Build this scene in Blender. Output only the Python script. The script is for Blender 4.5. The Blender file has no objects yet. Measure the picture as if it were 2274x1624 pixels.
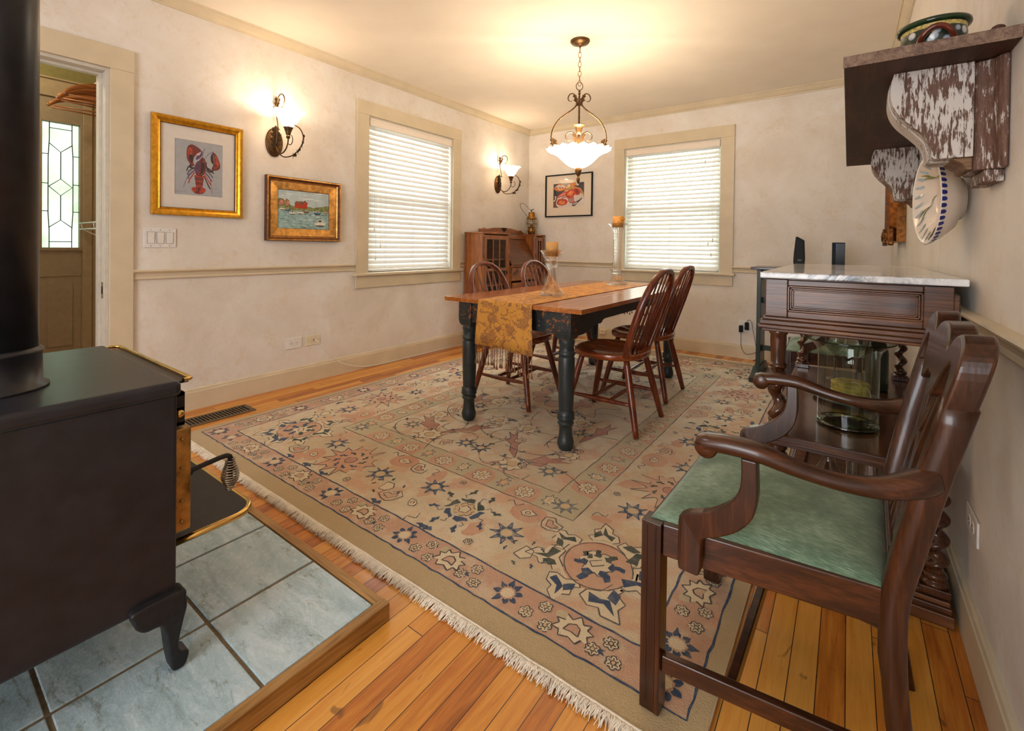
import bpy, bmesh, math, random
from mathutils import Vector, Matrix
PI = math.pi
rnd = random.Random(11)
COL = bpy.context.scene.collection
ORG = {}

# ------------------------------------------------------------------ materials
def lin(c):
    out = []
    for k in c[:3]:
        k = k / 255.0
        out.append(k / 12.92 if k <= 0.04045 else ((k + 0.055) / 1.055) ** 2.4)
    return (out[0], out[1], out[2], 1.0)

class NT:
    def __init__(s, name):
        s.m = bpy.data.materials.new(name); s.m.use_nodes = True
        s.t = s.m.node_tree; s.n = s.t.nodes; s.l = s.t.links
        s.b = s.n['Principled BSDF']; s.out = s.n['Material Output']
    def add(s, typ, **kw):
        n = s.n.new(typ)
        for k, v in kw.items():
            if k.startswith('i_'):
                n.inputs[int(k[2:]) if k[2:].isdigit() else k[2:].replace('_', ' ')].default_value = v
            else:
                setattr(n, k, v)
        return n
    def link(s, a, b): s.l.new(a, b)
    def val(s, sock, v):
        if hasattr(v, 'is_output') or hasattr(v, 'links'): s.l.new(v, sock)
        else: sock.default_value = v
    def math(s, op, a, b=0.0, c=0.0):
        n = s.n.new('ShaderNodeMath'); n.operation = op
        s.val(n.inputs[0], a); s.val(n.inputs[1], b); s.val(n.inputs[2], c)
        return n.outputs[0]
    def coords(s, scale=(1, 1, 1), kind='Object', rot=(0, 0, 0)):
        tc = s.n.new('ShaderNodeTexCoord'); mp = s.n.new('ShaderNodeMapping')
        mp.inputs['Scale'].default_value = scale; mp.inputs['Rotation'].default_value = rot
        s.link(tc.outputs[kind], mp.inputs['Vector']); return mp.outputs['Vector']
    def noise(s, vec, scale=5, detail=4, rough=.55, dist=0.0):
        n = s.n.new('ShaderNodeTexNoise'); n.inputs['Scale'].default_value = scale
        n.inputs['Detail'].default_value = detail; n.inputs['Roughness'].default_value = rough
        n.inputs['Distortion'].default_value = dist
        s.link(vec, n.inputs['Vector']); return n.outputs['Fac']
    def ramp(s, fac, stops, interp='LINEAR'):
        n = s.n.new('ShaderNodeValToRGB'); n.color_ramp.interpolation = interp
        e = n.color_ramp.elements
        while len(e) < len(stops): e.new(0.5)
        for i, (p, c) in enumerate(stops):
            e[i].position = p; e[i].color = c if len(c) == 4 and max(c) <= 1 and not isinstance(c[0], int) else lin(c)
        s.link(fac, n.inputs['Fac']); return n.outputs['Color']
    def mapr(s, fac, a, b, c=0.0, d=1.0):
        n = s.n.new('ShaderNodeMapRange'); n.inputs['From Min'].default_value = a; n.inputs['From Max'].default_value = b
        n.inputs['To Min'].default_value = c; n.inputs['To Max'].default_value = d
        s.link(fac, n.inputs['Value']); return n.outputs['Result']
    def mix(s, fac, a, b, mode='MIX'):
        n = s.n.new('ShaderNodeMix'); n.data_type = 'RGBA'; n.blend_type = mode
        s.val(n.inputs[0], fac)
        for sock, v in ((n.inputs[6], a), (n.inputs[7], b)):
            if isinstance(v, tuple): sock.default_value = v if len(v) == 4 else lin(v)
            else: s.link(v, sock)
        return n.outputs[2]
    def bump(s, h, strength=.2, dist=.01):
        n = s.n.new('ShaderNodeBump'); n.inputs['Strength'].default_value = strength; n.inputs['Distance'].default_value = dist
        s.link(h, n.inputs['Height']); s.link(n.outputs['Normal'], s.b.inputs['Normal']); return n
    def fin(s, color=None, rough=.5, metal=0, coat=0, sheen=0, spec=.5, trans=0, ior=1.45):
        b = s.b
        if color is not None:
            if isinstance(color, tuple): b.inputs['Base Color'].default_value = color if len(color) == 4 else lin(color)
            else: s.link(color, b.inputs['Base Color'])
        if isinstance(rough, (int, float)): b.inputs['Roughness'].default_value = rough
        else: s.link(rough, b.inputs['Roughness'])
        b.inputs['Metallic'].default_value = metal; b.inputs['Coat Weight'].default_value = coat
        b.inputs['Coat Roughness'].default_value = .12
        b.inputs['Sheen Weight'].default_value = sheen; b.inputs['Specular IOR Level'].default_value = spec
        b.inputs['Transmission Weight'].default_value = trans; b.inputs['IOR'].default_value = ior
        return s.m

def plain(name, c, rough=.5, metal=0, var=.12, scale=30, bump=0, coat=0, sheen=0, spec=.5):
    t = NT(name); v = t.coords(); f = t.noise(v, scale)
    c1 = tuple(k * (1 - var) for k in c); c2 = tuple(min(255, k * (1 + var)) for k in c)
    col = t.ramp(f, [(.3, tuple(int(k) for k in c1)), (.7, tuple(int(k) for k in c2))])
    if bump: t.bump(f, bump, .004)
    return t.fin(col, rough, metal, coat, sheen, spec)

def wood(name, dark, mid, light, axis=2, rough=.35, coat=.25, scale=1.0, bump=.08, spec=.5):
    t = NT(name)
    sc = [16 * scale] * 3; sc[axis] = 1.3 * scale
    v = t.coords(tuple(sc)); f = t.noise(v, 2.2, 6, .6, .6)
    sc2 = [70 * scale] * 3; sc2[axis] = 3.0 * scale
    v2 = t.coords(tuple(sc2)); f2 = t.noise(v2, 3, 3, .5)
    v3 = t.coords((2.5, 2.5, 2.5)); f3 = t.noise(v3, 2, 2)
    a = t.math('MULTIPLY_ADD', f2, .35, t.math('MULTIPLY_ADD', f3, .25, t.math('MULTIPLY', f, .6)))
    col = t.ramp(a, [(.42, dark), (.6, mid), (.78, light)])
    if bump: t.bump(f2, bump, .003)
    return t.fin(col, rough, 0, coat, 0, spec)

def glassmat(name, tint=(255, 255, 255), rough=0.0, ior=1.48, bump=0, bscale=40):
    t = NT(name)
    if bump:
        f = t.noise(t.coords(), bscale, 2); t.bump(f, bump, .003)
    return t.fin(tint, rough, 0, 0, 0, .5, 1.0, ior)

def thinglass(name, tint=(255, 255, 255), refl=.08, bump=0, scale=60):
    t = NT(name); tr = t.add('ShaderNodeBsdfTransparent'); tr.inputs[0].default_value = lin(tint)
    gl = t.add('ShaderNodeBsdfGlossy'); gl.inputs['Roughness'].default_value = .02
    fr = t.add('ShaderNodeLayerWeight'); fr.inputs['Blend'].default_value = .5
    f = t.math('MULTIPLY_ADD', t.math('POWER', fr.outputs['Facing'], 4.0), .9, .03 + refl * .12)
    mx = t.add('ShaderNodeMixShader'); t.link(f, mx.inputs[0]); t.link(tr.outputs[0], mx.inputs[1]); t.link(gl.outputs[0], mx.inputs[2])
    if bump:
        nz = t.noise(t.coords(), scale, 3); bp = t.add('ShaderNodeBump'); bp.inputs['Strength'].default_value = bump
        t.link(nz, bp.inputs['Height']); t.link(bp.outputs[0], gl.inputs['Normal'])
    t.link(mx.outputs[0], t.out.inputs['Surface']); return t.m

def glow(name, c, strength, trans=.5):
    """a lit lamp shade: translucent glass that gives off light"""
    t = NT(name); t.fin(c, .4); t.b.inputs['Emission Color'].default_value = lin(c); t.b.inputs['Emission Strength'].default_value = strength
    tr = t.add('ShaderNodeBsdfTranslucent'); tr.inputs[0].default_value = lin(c)
    mx = t.add('ShaderNodeMixShader'); mx.inputs[0].default_value = trans
    t.link(t.b.outputs[0], mx.inputs[1]); t.link(tr.outputs[0], mx.inputs[2]); t.link(mx.outputs[0], t.out.inputs['Surface'])
    return t.m

# ------------------------------------------------------------------ mesh builder
def V(*a): return Vector(a if len(a) == 3 else a[0])

class MB:
    def __init__(s): s.v = []; s.f = []; s.m = []; s.s = []
    def add(s, vs, fs, mi=0, smooth=False):
        b = len(s.v); s.v += [tuple(v) for v in vs]
        for f in fs: s.f.append(tuple(b + i for i in f)); s.m.append(mi); s.s.append(smooth)
        return s
    def box(s, x0, x1, y0, y1, z0, z1, mi=0):
        vs = [(x, y, z) for x in (x0, x1) for y in (y0, y1) for z in (z0, z1)]
        return s.add(vs, [(0, 1, 3, 2), (4, 6, 7, 5), (0, 4, 5, 1), (2, 3, 7, 6), (0, 2, 6, 4), (1, 5, 7, 3)], mi)
    def prism(s, pts, d, mi=0, smooth=False):
        d = Vector(d); a = [Vector(p) for p in pts]; b = [p + d for p in a]; n = len(a)
        nrm = Vector((0, 0, 0))
        for i in range(n): nrm += a[i].cross(a[(i + 1) % n])
        if nrm.dot(d) > 0: a.reverse(); b.reverse()
        s.add(a + b, [tuple(range(n)), tuple(range(2 * n - 1, n - 1, -1))], mi)
        base = len(s.v) - 2 * n
        for i in range(n):
            j = (i + 1) % n
            s.f.append((base + i, base + n + i, base + n + j, base + j)); s.m.append(mi); s.s.append(smooth)
        return s
    def sweep(s, sec, path, up=(0, 0, 1), scale=None, closed=False, mi=0, smooth=True, caps=True):
        P = [Vector(p) for p in path]; n = len(P); k = len(sec); rings = []; up = Vector(up); prev = None
        for i, p in enumerate(P):
            if closed: t = P[(i + 1) % n] - P[i - 1]
            else: t = P[min(i + 1, n - 1)] - P[max(i - 1, 0)]
            t.normalize()
            ref = up if prev is None else prev
            n1 = ref - t * ref.dot(t)
            if n1.length < 1e-4: n1 = t.orthogonal()
            n1.normalize(); n2 = t.cross(n1)
            if prev is not None: prev = n1
            sc = 1 if scale is None else scale[i]
            sx, sy = sc if isinstance(sc, tuple) else (sc, sc)
            rings.append([p + n2 * (a * sx) + n1 * (b * sy) for a, b in sec])
        vs = [v for r in rings for v in r]; fs = []
        m = n if closed else n - 1
        for i in range(m):
            j = (i + 1) % n
            for q in range(k):
                w = (q + 1) % k
                fs.append((i * k + q, i * k + w, j * k + w, j * k + q))
        s.add(vs, fs, mi, smooth)
        if caps and not closed:
            b = len(s.v) - len(vs)
            s.f.append(tuple(b + q for q in range(k - 1, -1, -1))); s.m.append(mi); s.s.append(False)
            s.f.append(tuple(b + (n - 1) * k + q for q in range(k))); s.m.append(mi); s.s.append(False)
        return s
    def tube(s, path, r, n=8, closed=False, mi=0, up=None, caps=True):
        P = [Vector(p) for p in path]
        if up is None:
            t = (P[1] - P[0]).normalized(); up = t.orthogonal()
        sec = [(math.cos(2 * PI * i / n), math.sin(2 * PI * i / n)) for i in range(n)]
        sc = [r] * len(P) if isinstance(r, (int, float)) else list(r)
        # parallel transport
        ring = []; nrm = Vector(up); m = len(P)
        for i in range(m):
            if closed: t = P[(i + 1) % m] - P[i - 1]
            else: t = P[min(i + 1, m - 1)] - P[max(i - 1, 0)]
            if t.length < 1e-9: t = Vector((0, 0, 1))
            t.normalize(); nrm = nrm - t * nrm.dot(t)
            if nrm.length < 1e-5: nrm = t.orthogonal()
            nrm.normalize(); b = t.cross(nrm)
            ring.append([P[i] + nrm * (a * sc[i]) + b * (c * sc[i]) for a, c in sec])
        vs = [v for q in ring for v in q]; fs = []
        for i in range(m if closed else m - 1):
            j = (i + 1) % m
            for q in range(n):
                w = (q + 1) % n; fs.append((i * n + q, i * n + w, j * n + w, j * n + q))
        s.add(vs, fs, mi, True)
        if caps and not closed:
            b0 = len(s.v) - len(vs)
            s.f.append(tuple(b0 + q for q in range(n - 1, -1, -1))); s.m.append(mi); s.s.append(False)
            s.f.append(tuple(b0 + (m - 1) * n + q for q in range(n))); s.m.append(mi); s.s.append(False)
        return s
    def lathe(s, prof, c=(0, 0, 0), n=28, mi=0, rot=None, rad=None, smooth=True, cap=True):
        """prof [(r,z)]; rad(theta, r, z) -> r for flutes and scallops; rot a Matrix"""
        c = Vector(c); vs = []
        for r, z in prof:
            for i in range(n):
                th = 2 * PI * i / n; rr = rad(th, r, z) if rad else r; dz = 0
                if isinstance(rr, tuple): rr, dz = rr
                p = Vector((rr * math.cos(th), rr * math.sin(th), z + dz))
                if rot is not None: p = rot @ p
                vs.append(c + p)
        fs = []; k = len(prof)
        for j in range(k - 1):
            for i in range(n):
                w = (i + 1) % n; fs.append((j * n + i, j * n + w, (j + 1) * n + w, (j + 1) * n + i))
        s.add(vs, fs, mi, smooth)
        if cap:
            b = len(s.v) - len(vs)
            if prof[0][0] > 1e-5: s.f.append(tuple(b + i for i in range(n - 1, -1, -1))); s.m.append(mi); s.s.append(False)
            if prof[-1][0] > 1e-5: s.f.append(tuple(b + (k - 1) * n + i for i in range(n))); s.m.append(mi); s.s.append(False)
        return s
    def sphere(s, c, r, mi=0, n=12, sc=(1, 1, 1)):
        pr = [(max(1e-6, math.sin(PI * i / 8)), -math.cos(PI * i / 8)) for i in range(9)]
        mt = Matrix.Diagonal((r * sc[0], r * sc[1], r * sc[2]))
        return s.lathe(pr, c, n, mi, mt, cap=False)
    def xf(s, mat):
        s.v = [tuple(mat @ Vector(v)) for v in s.v]; return s
    def build(s, name, mats, parent=None, bevel=0, sub=0, org=None, bseg=2, solid=0):
        me = bpy.data.meshes.new(name)
        o = Vector(org if org is not None else (ORG.get(parent.name, (0, 0, 0)) if parent else (0, 0, 0)))
        me.from_pydata([tuple(Vector(v) - o) for v in s.v], [], s.f)
        if not isinstance(mats, (list, tuple)): mats = [mats]
        for m in mats: me.materials.append(m)
        me.polygons.foreach_set('material_index', s.m); me.polygons.foreach_set('use_smooth', s.s)
        me.update()
        ob = bpy.data.objects.new(name, me); COL.objects.link(ob)
        if parent: ob.parent = parent
        else: ob.location = o
        ORG[ob.name] = tuple(o)
        if solid:
            md = ob.modifiers.new('thickness', 'SOLIDIFY'); md.thickness = solid; md.offset = 0
        if bevel:
            md = ob.modifiers.new('edge', 'BEVEL'); md.width = bevel; md.segments = bseg; md.limit_method = 'ANGLE'; md.angle_limit = math.radians(40)
        if sub:
            md = ob.modifiers.new('smooth', 'SUBSURF'); md.levels = sub; md.render_levels = sub
        return ob

def tag(o, label=None, cat=None, group=None, kind=None):
    if label: o['label'] = label
    if cat: o['category'] = cat
    if group: o['group'] = group
    if kind: o['kind'] = kind
    return o
def thing(name, label, cat, loc=(0, 0, 0), group=None, rz=0):
    o = bpy.data.objects.new(name, None); COL.objects.link(o); o.empty_display_size = .1
    o.location = loc; o.rotation_euler.z = rz; ORG[o.name] = tuple(loc)
    return tag(o, label, cat, group)
def struct(name, mb, mats, parent=None, **k):
    o = mb.build(name, mats, parent, **k)
    if parent is None: o['kind'] = 'structure'
    return o
def dup(root, loc, rz=None, label=None):
    r = root.copy(); COL.objects.link(r); r.location = loc
    if rz is not None: r.rotation_euler.z = rz
    if label: r['label'] = label
    for ch in list(root.children):
        c = ch.copy(); COL.objects.link(c); c.parent = r
        for g in ch.children:
            d = g.copy(); COL.objects.link(d); d.parent = c
    return r
def bez(p, n=12):
    """Catmull-Rom through points"""
    P = [Vector(q) for q in p]; out = []
    for i in range(len(P) - 1):
        a = P[max(i - 1, 0)]; b = P[i]; c = P[i + 1]; d = P[min(i + 2, len(P) - 1)]
        for k in range(n):
            t = k / n
            out.append(.5 * ((2 * b) + (c - a) * t + (2 * a - 5 * b + 4 * c - d) * t * t + (3 * b - a - 3 * c + d) * t ** 3))
    out.append(P[-1]); return out
def lerpl(ctrl, n):
    """resample list of numbers to n values"""
    out = []
    for i in range(n):
        t = i / (n - 1) * (len(ctrl) - 1); k = min(int(t), len(ctrl) - 2); out.append(ctrl[k] + (ctrl[k + 1] - ctrl[k]) * (t - k))
    return out

# flat drawing: thin layers of real polygons on a surface
class Draw:
    def __init__(s, mp, step=.00015):
        s.mb = MB(); s.mp = mp; s.step = step; s.k = 0
    def poly(s, pts, mi, layer):
        a = 0
        for i in range(len(pts)):
            x0, y0 = pts[i][0], pts[i][1]; x1, y1 = pts[(i + 1) % len(pts)][0], pts[(i + 1) % len(pts)][1]; a += x0 * y1 - x1 * y0
        if abs(a) < 1e-9: return
        if a < 0: pts = pts[::-1]
        s.k = (s.k + 7) % 16; vs = [s.mp(p[0], p[1], (layer + s.k / 17) * s.step) for p in pts]
        s.mb.add(vs, [tuple(range(len(vs)))], mi)
    def line(s, pts, w, mi, layer, closed=False, wob=0):
        n = len(pts); L = []; R = []
        for i in range(n):
            a = pts[(i - 1) % n] if closed or i > 0 else pts[0]; b = pts[(i + 1) % n] if closed or i < n - 1 else pts[-1]
            dx, dy = b[0] - a[0], b[1] - a[1]; l = math.hypot(dx, dy) or 1
            ww = w * (1 + wob * rnd.uniform(-1, 1)) / 2
            L.append((pts[i][0] - dy / l * ww, pts[i][1] + dx / l * ww)); R.append((pts[i][0] + dy / l * ww, pts[i][1] - dx / l * ww))
        m = n if closed else n - 1
        for i in range(m):
            j = (i + 1) % n
            s.poly([L[i], L[j], R[j], R[i]], mi, layer)
def tf(pts, cx, cy, rot=0, sc=1, flip=False):
    c, s_ = math.cos(rot), math.sin(rot); o = []
    for p in pts:
        x, y = p[0] * sc * (-1 if flip else 1), p[1] * sc
        o.append((cx + x * c - y * s_, cy + x * s_ + y * c))
    return o
def circ(n=16, r=1.0, ex=1.0): return [(r * math.cos(2 * PI * i / n), r * ex * math.sin(2 * PI * i / n)) for i in range(n)]
def smooth2(pts, n=4, closed=True):
    m = len(pts); out = []
    for i in range(m if closed else m - 1):
        a, b, c, d = [pts[(i + k) % m] if closed else pts[max(0, min(m - 1, i + k))] for k in (-1, 0, 1, 2)]
        for k in range(n):
            t = k / n
            out.append(tuple(.5 * (2 * b[q] + (c[q] - a[q]) * t + (2 * a[q] - 5 * b[q] + 4 * c[q] - d[q]) * t * t + (3 * b[q] - a[q] - 3 * c[q] + d[q]) * t ** 3) for q in (0, 1)))
    if not closed: out.append(pts[-1])
    return out
# ------------------------------------------------------------------ the palette
def wallpaper():
    t = NT('sponged wallpaper'); v = t.coords()
    big = t.noise(v, 2.3, 6, .62, .4); fine = t.noise(v, 26, 5, .6, 1.2); mid = t.noise(v, 7, 5, .6, .8)
    v2 = t.coords((40, 40, 9), rot=(.4, .5, 0)); scr = t.noise(v2, 6, 3, .6)
    a = t.math('MULTIPLY_ADD', fine, .45, t.math('MULTIPLY', mid, .55))
    base = t.ramp(big, [(.3, (212, 204, 193)), (.5, (223, 217, 209)), (.72, (232, 229, 225))])
    blot = t.mapr(a, .52, .66)
    col = t.mix(t.math('MULTIPLY', blot, .42), base, (208, 188, 156))
    col = t.mix(t.math('MULTIPLY', t.mapr(scr, .52, .7), .35), col, (234, 228, 222))
    t.bump(t.math('ADD', scr, fine), .12, .002)
    return t.fin(col, .62, spec=.3)
def floorwood():
    t = NT('maple strip floor'); tc = t.add('ShaderNodeTexCoord'); sp = t.add('ShaderNodeSeparateXYZ'); t.link(tc.outputs['Object'], sp.inputs[0])
    x = t.math('DIVIDE', sp.outputs[0], .0572); row = t.math('FLOOR', x); fx = t.math('FRACT', x)
    wn = t.add('ShaderNodeTexWhiteNoise'); wn.noise_dimensions = '1D'; t.link(row, wn.inputs['W'])
    y = t.math('DIVIDE', sp.outputs[1], .82); y = t.math('ADD', y, t.math('MULTIPLY', wn.outputs['Value'], 9.7))
    cl = t.math('FLOOR', y); fy = t.math('FRACT', y)
    cb = t.add('ShaderNodeCombineXYZ'); t.link(row, cb.inputs[0]); t.link(cl, cb.inputs[1])
    w2 = t.add('ShaderNodeTexWhiteNoise'); t.link(cb.outputs[0], w2.inputs['Vector'])
    v = t.coords((26, 1.6, 26)); g = t.noise(v, 2.5, 6, .62, .5); v2 = t.coords((110, 4, 110)); g2 = t.noise(v2, 3, 3)
    m = t.math('MULTIPLY_ADD', g, .62, t.math('MULTIPLY_ADD', g2, .16, t.math('MULTIPLY', w2.outputs['Value'], .40)))
    col = t.ramp(m, [(.30, (136, 70, 18)), (.48, (188, 112, 36)), (.62, (210, 142, 54)), (.85, (224, 164, 76))])
    kn = t.noise(t.coords((9, 3, 9)), 3, 2, .4, 1); kn = t.mapr(kn, .70, .76)
    col = t.mix(t.math('MULTIPLY', kn, .6), col, (92, 44, 20))
    gx = t.math('LESS_THAN', t.math('ABSOLUTE', t.math('SUBTRACT', fx, .5)), .482)
    gy = t.math('LESS_THAN', t.math('ABSOLUTE', t.math('SUBTRACT', fy, .5)), .4985)
    gap = t.math('MULTIPLY', gx, gy)
    col = t.mix(gap, (52, 26, 12), col)
    t.bump(gap, .35, .002)
    r = t.mapr(g2, .3, .7, .26, .42)
    return t.fin(col, r, coat=.25)
def marble():
    t = NT('white veined marble'); v = t.coords(); n = t.noise(v, 12, 8, .65, 1.8)
    f = t.math('ABSOLUTE', t.math('SUBTRACT', n, .5)); f = t.mapr(f, 0, .10, 1, 0)
    n2 = t.noise(v, 5, 4); f = t.math('MULTIPLY', f, t.mapr(n2, .42, .62))
    col = t.mix(f, (228, 229, 230), (84, 92, 104))
    return t.fin(col, .09, spec=.55)
def distressed(name, base, under, thr=.66):
    t = NT(name); v = t.coords((1, 1, .35)); n = t.noise(v, 40, 5, .7); v2 = t.coords((2, 2, 2)); n2 = t.noise(v2, 20, 4, .7)
    geo = t.add('ShaderNodeNewGeometry'); pt = t.mapr(geo.outputs['Pointiness'], .52, .60)
    f = t.mapr(t.math('ADD', n2, t.math('MULTIPLY', pt, .25)), thr, thr + .04)
    lo = tuple(int(k * .8) for k in base); hi = tuple(int(k * 1.25) for k in base)
    col = t.mix(f, t.ramp(n, [(.3, lo), (.7, hi)]), under)
    t.bump(n, .15, .002); return t.fin(col, .38, coat=.1)
def peeling(thr=.455):
    t = NT('peeling white paint on old wood'); v = t.coords((90, 90, 14)); n = t.noise(v, 2.0, 5, .7, .3); n2 = t.noise(t.coords((3, 3, 3)), 4, 3)
    a = t.math('MULTIPLY_ADD', n2, .45, t.math('MULTIPLY', n, .6)); f = t.mapr(a, thr, thr + .03)
    w = t.ramp(n, [(.3, (70, 48, 38)), (.7, (126, 92, 76))])
    col = t.mix(f, w, (196, 190, 184)); t.bump(f, .5, .002)
    return t.fin(col, .7)
def tile():
    t = NT('glazed slate blue tile'); v = t.coords((1.2, 5, 1), rot=(0, 0, .25)); n = t.noise(v, 3.2, 6, .7, .8); n2 = t.noise(t.coords((1, 3, 1), rot=(0, 0, .25)), 9, 6, .8, .5)
    col = t.ramp(n, [(.28, (138, 158, 166)), (.45, (168, 192, 202)), (.6, (188, 208, 218)), (.8, (208, 218, 224))])
    f = t.math('MULTIPLY', t.mapr(n2, .56, .66), .7); col = t.mix(f, col, (112, 116, 98))
    n3 = t.noise(t.coords((30, 30, 30)), 2.5, 4); t.bump(t.math('ADD', n3, n), .28, .004)
    return t.fin(col, t.mapr(n3, .3, .7, .14, .34), spec=.6)
def velvet():
    t = NT('green chenille velvet'); v = t.coords((60, 420, 60)); n = t.noise(v, 1, 3, .6); n2 = t.noise(t.coords(), 9, 5, .6)
    a = t.math('MULTIPLY_ADD', n, .5, t.math('MULTIPLY', n2, .55))
    col = t.ramp(a, [(.35, (70, 90, 72)), (.52, (104, 128, 106)), (.7, (152, 174, 152))])
    t.bump(n, .4, .003); return t.fin(col, .85, sheen=.2, spec=.1)
def runnercloth():
    t = NT('gold damask cloth'); v = t.coords((1, 1, 1), rot=(.6, .5, 0)); n = t.noise(v, 14, 3, .5, 1.2)
    line = t.mapr(t.math('ABSOLUTE', t.math('SUBTRACT', n, .5)), .012, .03, 1, 0)
    vo = t.add('ShaderNodeTexVoronoi'); vo.inputs['Scale'].default_value = 13; vo.inputs['Randomness'].default_value = .8; t.link(t.coords((1, 1, 1)), vo.inputs['Vector'])
    n3 = t.noise(t.coords(), 55, 2, .6); d = t.math('ADD', vo.outputs['Distance'], t.math('MULTIPLY', n3, .5)); bl = t.mapr(d, .66, .70, 1, 0)
    hatch = t.mapr(t.noise(t.coords((1, 1, 1)), 120, 2), .44, .56)
    f = t.math('MAXIMUM', line, t.math('MULTIPLY', bl, t.math('MULTIPLY_ADD', hatch, .6, .4)))
    col = t.mix(t.math('MULTIPLY', f, .8), (204, 146, 64), (132, 86, 64))
    t.bump(f, .15, .002); return t.fin(col, .62, sheen=.05, spec=.25)
def tworatan(): pass
def rugcol(name, c, fade=.35, base=(204, 186, 156)):
    t = NT(name); v = t.coords(); n = t.noise(v, 3.5, 5, .65); g = t.noise(v, 260, 2); m = t.noise(v, 45, 4, .7)
    f = t.math('MULTIPLY', t.mapr(n, .42, .72), fade); f = t.math('ADD', f, t.math('MULTIPLY', t.mapr(m, .45, .7), .16))
    col = t.mix(f, c, base)
    col = t.mix(t.math('MULTIPLY', t.mapr(g, .3, .7), .12), col, tuple(int(k * .6) for k in c))
    t.bump(t.math('ADD', g, m), .5, .004); return t.fin(col, .95, sheen=.25, spec=.1)
def rugbase(ext, bd):
    t = NT('rug beige wool'); v = t.coords(); n = t.noise(v, 2.2, 6, .65, .5); n2 = t.noise(v, 7, 5, .6); n4 = t.noise(v, 9, 4, .6); g = t.noise(v, 260, 2); m = t.noise(v, 40, 4, .7)
    tc = t.add('ShaderNodeTexCoord'); sp = t.add('ShaderNodeSeparateXYZ'); t.link(tc.outputs['Object'], sp.inputs[0])
    du = t.math('MINIMUM', t.math('SUBTRACT', sp.outputs[0], ext[0]), t.math('SUBTRACT', ext[1], sp.outputs[0]))
    dv = t.math('MINIMUM', t.math('SUBTRACT', sp.outputs[1], ext[2]), t.math('SUBTRACT', ext[3], sp.outputs[1]))
    inside = t.math('MULTIPLY', t.math('GREATER_THAN', du, bd[2]), t.math('GREATER_THAN', dv, bd[3]))
    outer = t.math('MULTIPLY', t.math('GREATER_THAN', du, bd[0]), t.math('GREATER_THAN', dv, bd[1]))
    gd = t.math('SUBTRACT', outer, inside)
    col = t.ramp(n, [(.3, (186, 168, 136)), (.5, (206, 189, 158)), (.7, (218, 205, 180))])
    col = t.mix(t.math('MULTIPLY', t.mapr(n2, .50, .62), .75), col, (202, 152, 120))
    col = t.mix(t.math('MULTIPLY', t.mapr(n4, .55, .66), .5), col, (206, 172, 120))
    gp = t.math('MULTIPLY', gd, t.mapr(n4, .36, .54, .25, .95)); col = t.mix(gp, col, (190, 148, 122))
    col = t.mix(t.math('MULTIPLY', t.mapr(m, .5, .7), .2), col, (164, 140, 106))
    col = t.mix(t.math('MULTIPLY', t.mapr(g, .3, .7), .14), col, (128, 106, 78))
    t.bump(t.math('ADD', g, m), .5, .004); return t.fin(col, .95, sheen=.25, spec=.1)

PAPER = wallpaper(); FLOOR = floorwood(); MARBLE = marble(); TILE = tile(); VELVET = velvet(); RUNNER = runnercloth(); PEEL = peeling(); PEEL2 = peeling(.55); PEEL3 = peeling(.53)
TRIM = plain('cream trim paint', (208, 195, 168), .42, var=.03, scale=6, bump=.05)
JAMB = plain('pale jamb paint', (206, 202, 190), .4, var=.03)
CEIL = plain('ceiling paint', (236, 228, 214), .8, var=.015, scale=3)
OLIVE = plain('olive hall paint', (134, 126, 76), .7, var=.04)
HALLP = plain('tan hall paint', (168, 150, 116), .6, var=.03)
DOORP = plain('taupe door paint', (156, 142, 114), .5, var=.03)
CHERRY = wood('red cherry stain', (58, 18, 8), (104, 42, 18), (140, 66, 30), 2, .28, .4)
CHERRYX = wood('red cherry stain seat', (84, 30, 12), (132, 60, 24), (166, 86, 38), 0, .25, .45)
MAHOG = wood('dark mahogany', (30, 14, 7), (56, 28, 14), (88, 48, 24), 2, .3, .25)
MAHOGX = wood('dark mahogany rail', (30, 14, 7), (58, 29, 14), (94, 51, 25), 0, .3, .25)
OAKD = wood('dark old oak', (42, 23, 13), (88, 51, 28), (132, 84, 48), 0, .36, .3, bump=.2)
OAKDZ = wood('dark old oak turned', (34, 17, 9), (70, 37, 19), (108, 62, 33), 2, .26, .5)
OAK = wood('golden oak', (92, 48, 18), (140, 80, 34), (176, 112, 56), 2, .36, .3)
OAKY = wood('golden oak rail', (92, 48, 18), (140, 80, 34), (176, 112, 56), 1, .36, .3)
PINE = wood('honey pine top', (118, 60, 20), (164, 94, 38), (194, 124, 60), 1, .24, .5)
PLANK = wood('brown shelf plank', (34, 18, 11), (62, 34, 21), (90, 54, 35), 1, .6, 0, bump=.3); WEATH = wood('weathered plank edge', (70, 54, 46), (116, 94, 80), (150, 128, 112), 1, .8, 0, bump=.4, scale=2)
TRIMW = wood('hearth trim wood', (104, 70, 32), (158, 116, 62), (190, 150, 94), 1, .5, .1)
TRIMWX = wood('hearth trim wood cross', (104, 70, 32), (158, 116, 62), (190, 150, 94), 0, .5, .1)
HANGW = wood('hanger wood', (96, 50, 18), (150, 88, 36), (186, 124, 60), 1, .35, .2)
TGREEN = distressed('worn black green paint', (38, 46, 48), (150, 88, 42), .72)
SGREEN = distressed('dark green paint', (20, 34, 22), (60, 52, 36), .8)
DTOP = wood('dark stand top', (26, 12, 8), (46, 22, 14), (70, 38, 26), 0, .3, .4)
STOVE = plain('black stove enamel', (34, 36, 43), .34, 0, .18, 22, .04, spec=.5)
STOVEL = plain('black cast iron', (34, 33, 36), .5, .2, .2, 60, .1)
BRASS = plain('polished brass', (214, 178, 106), .2, 1, .1, 20)
TARN = plain('tarnished brass', (158, 126, 74), .38, .85, .3, 24, .05)
STEEL = plain('spring steel', (150, 142, 128), .28, 1, .1)
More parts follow.
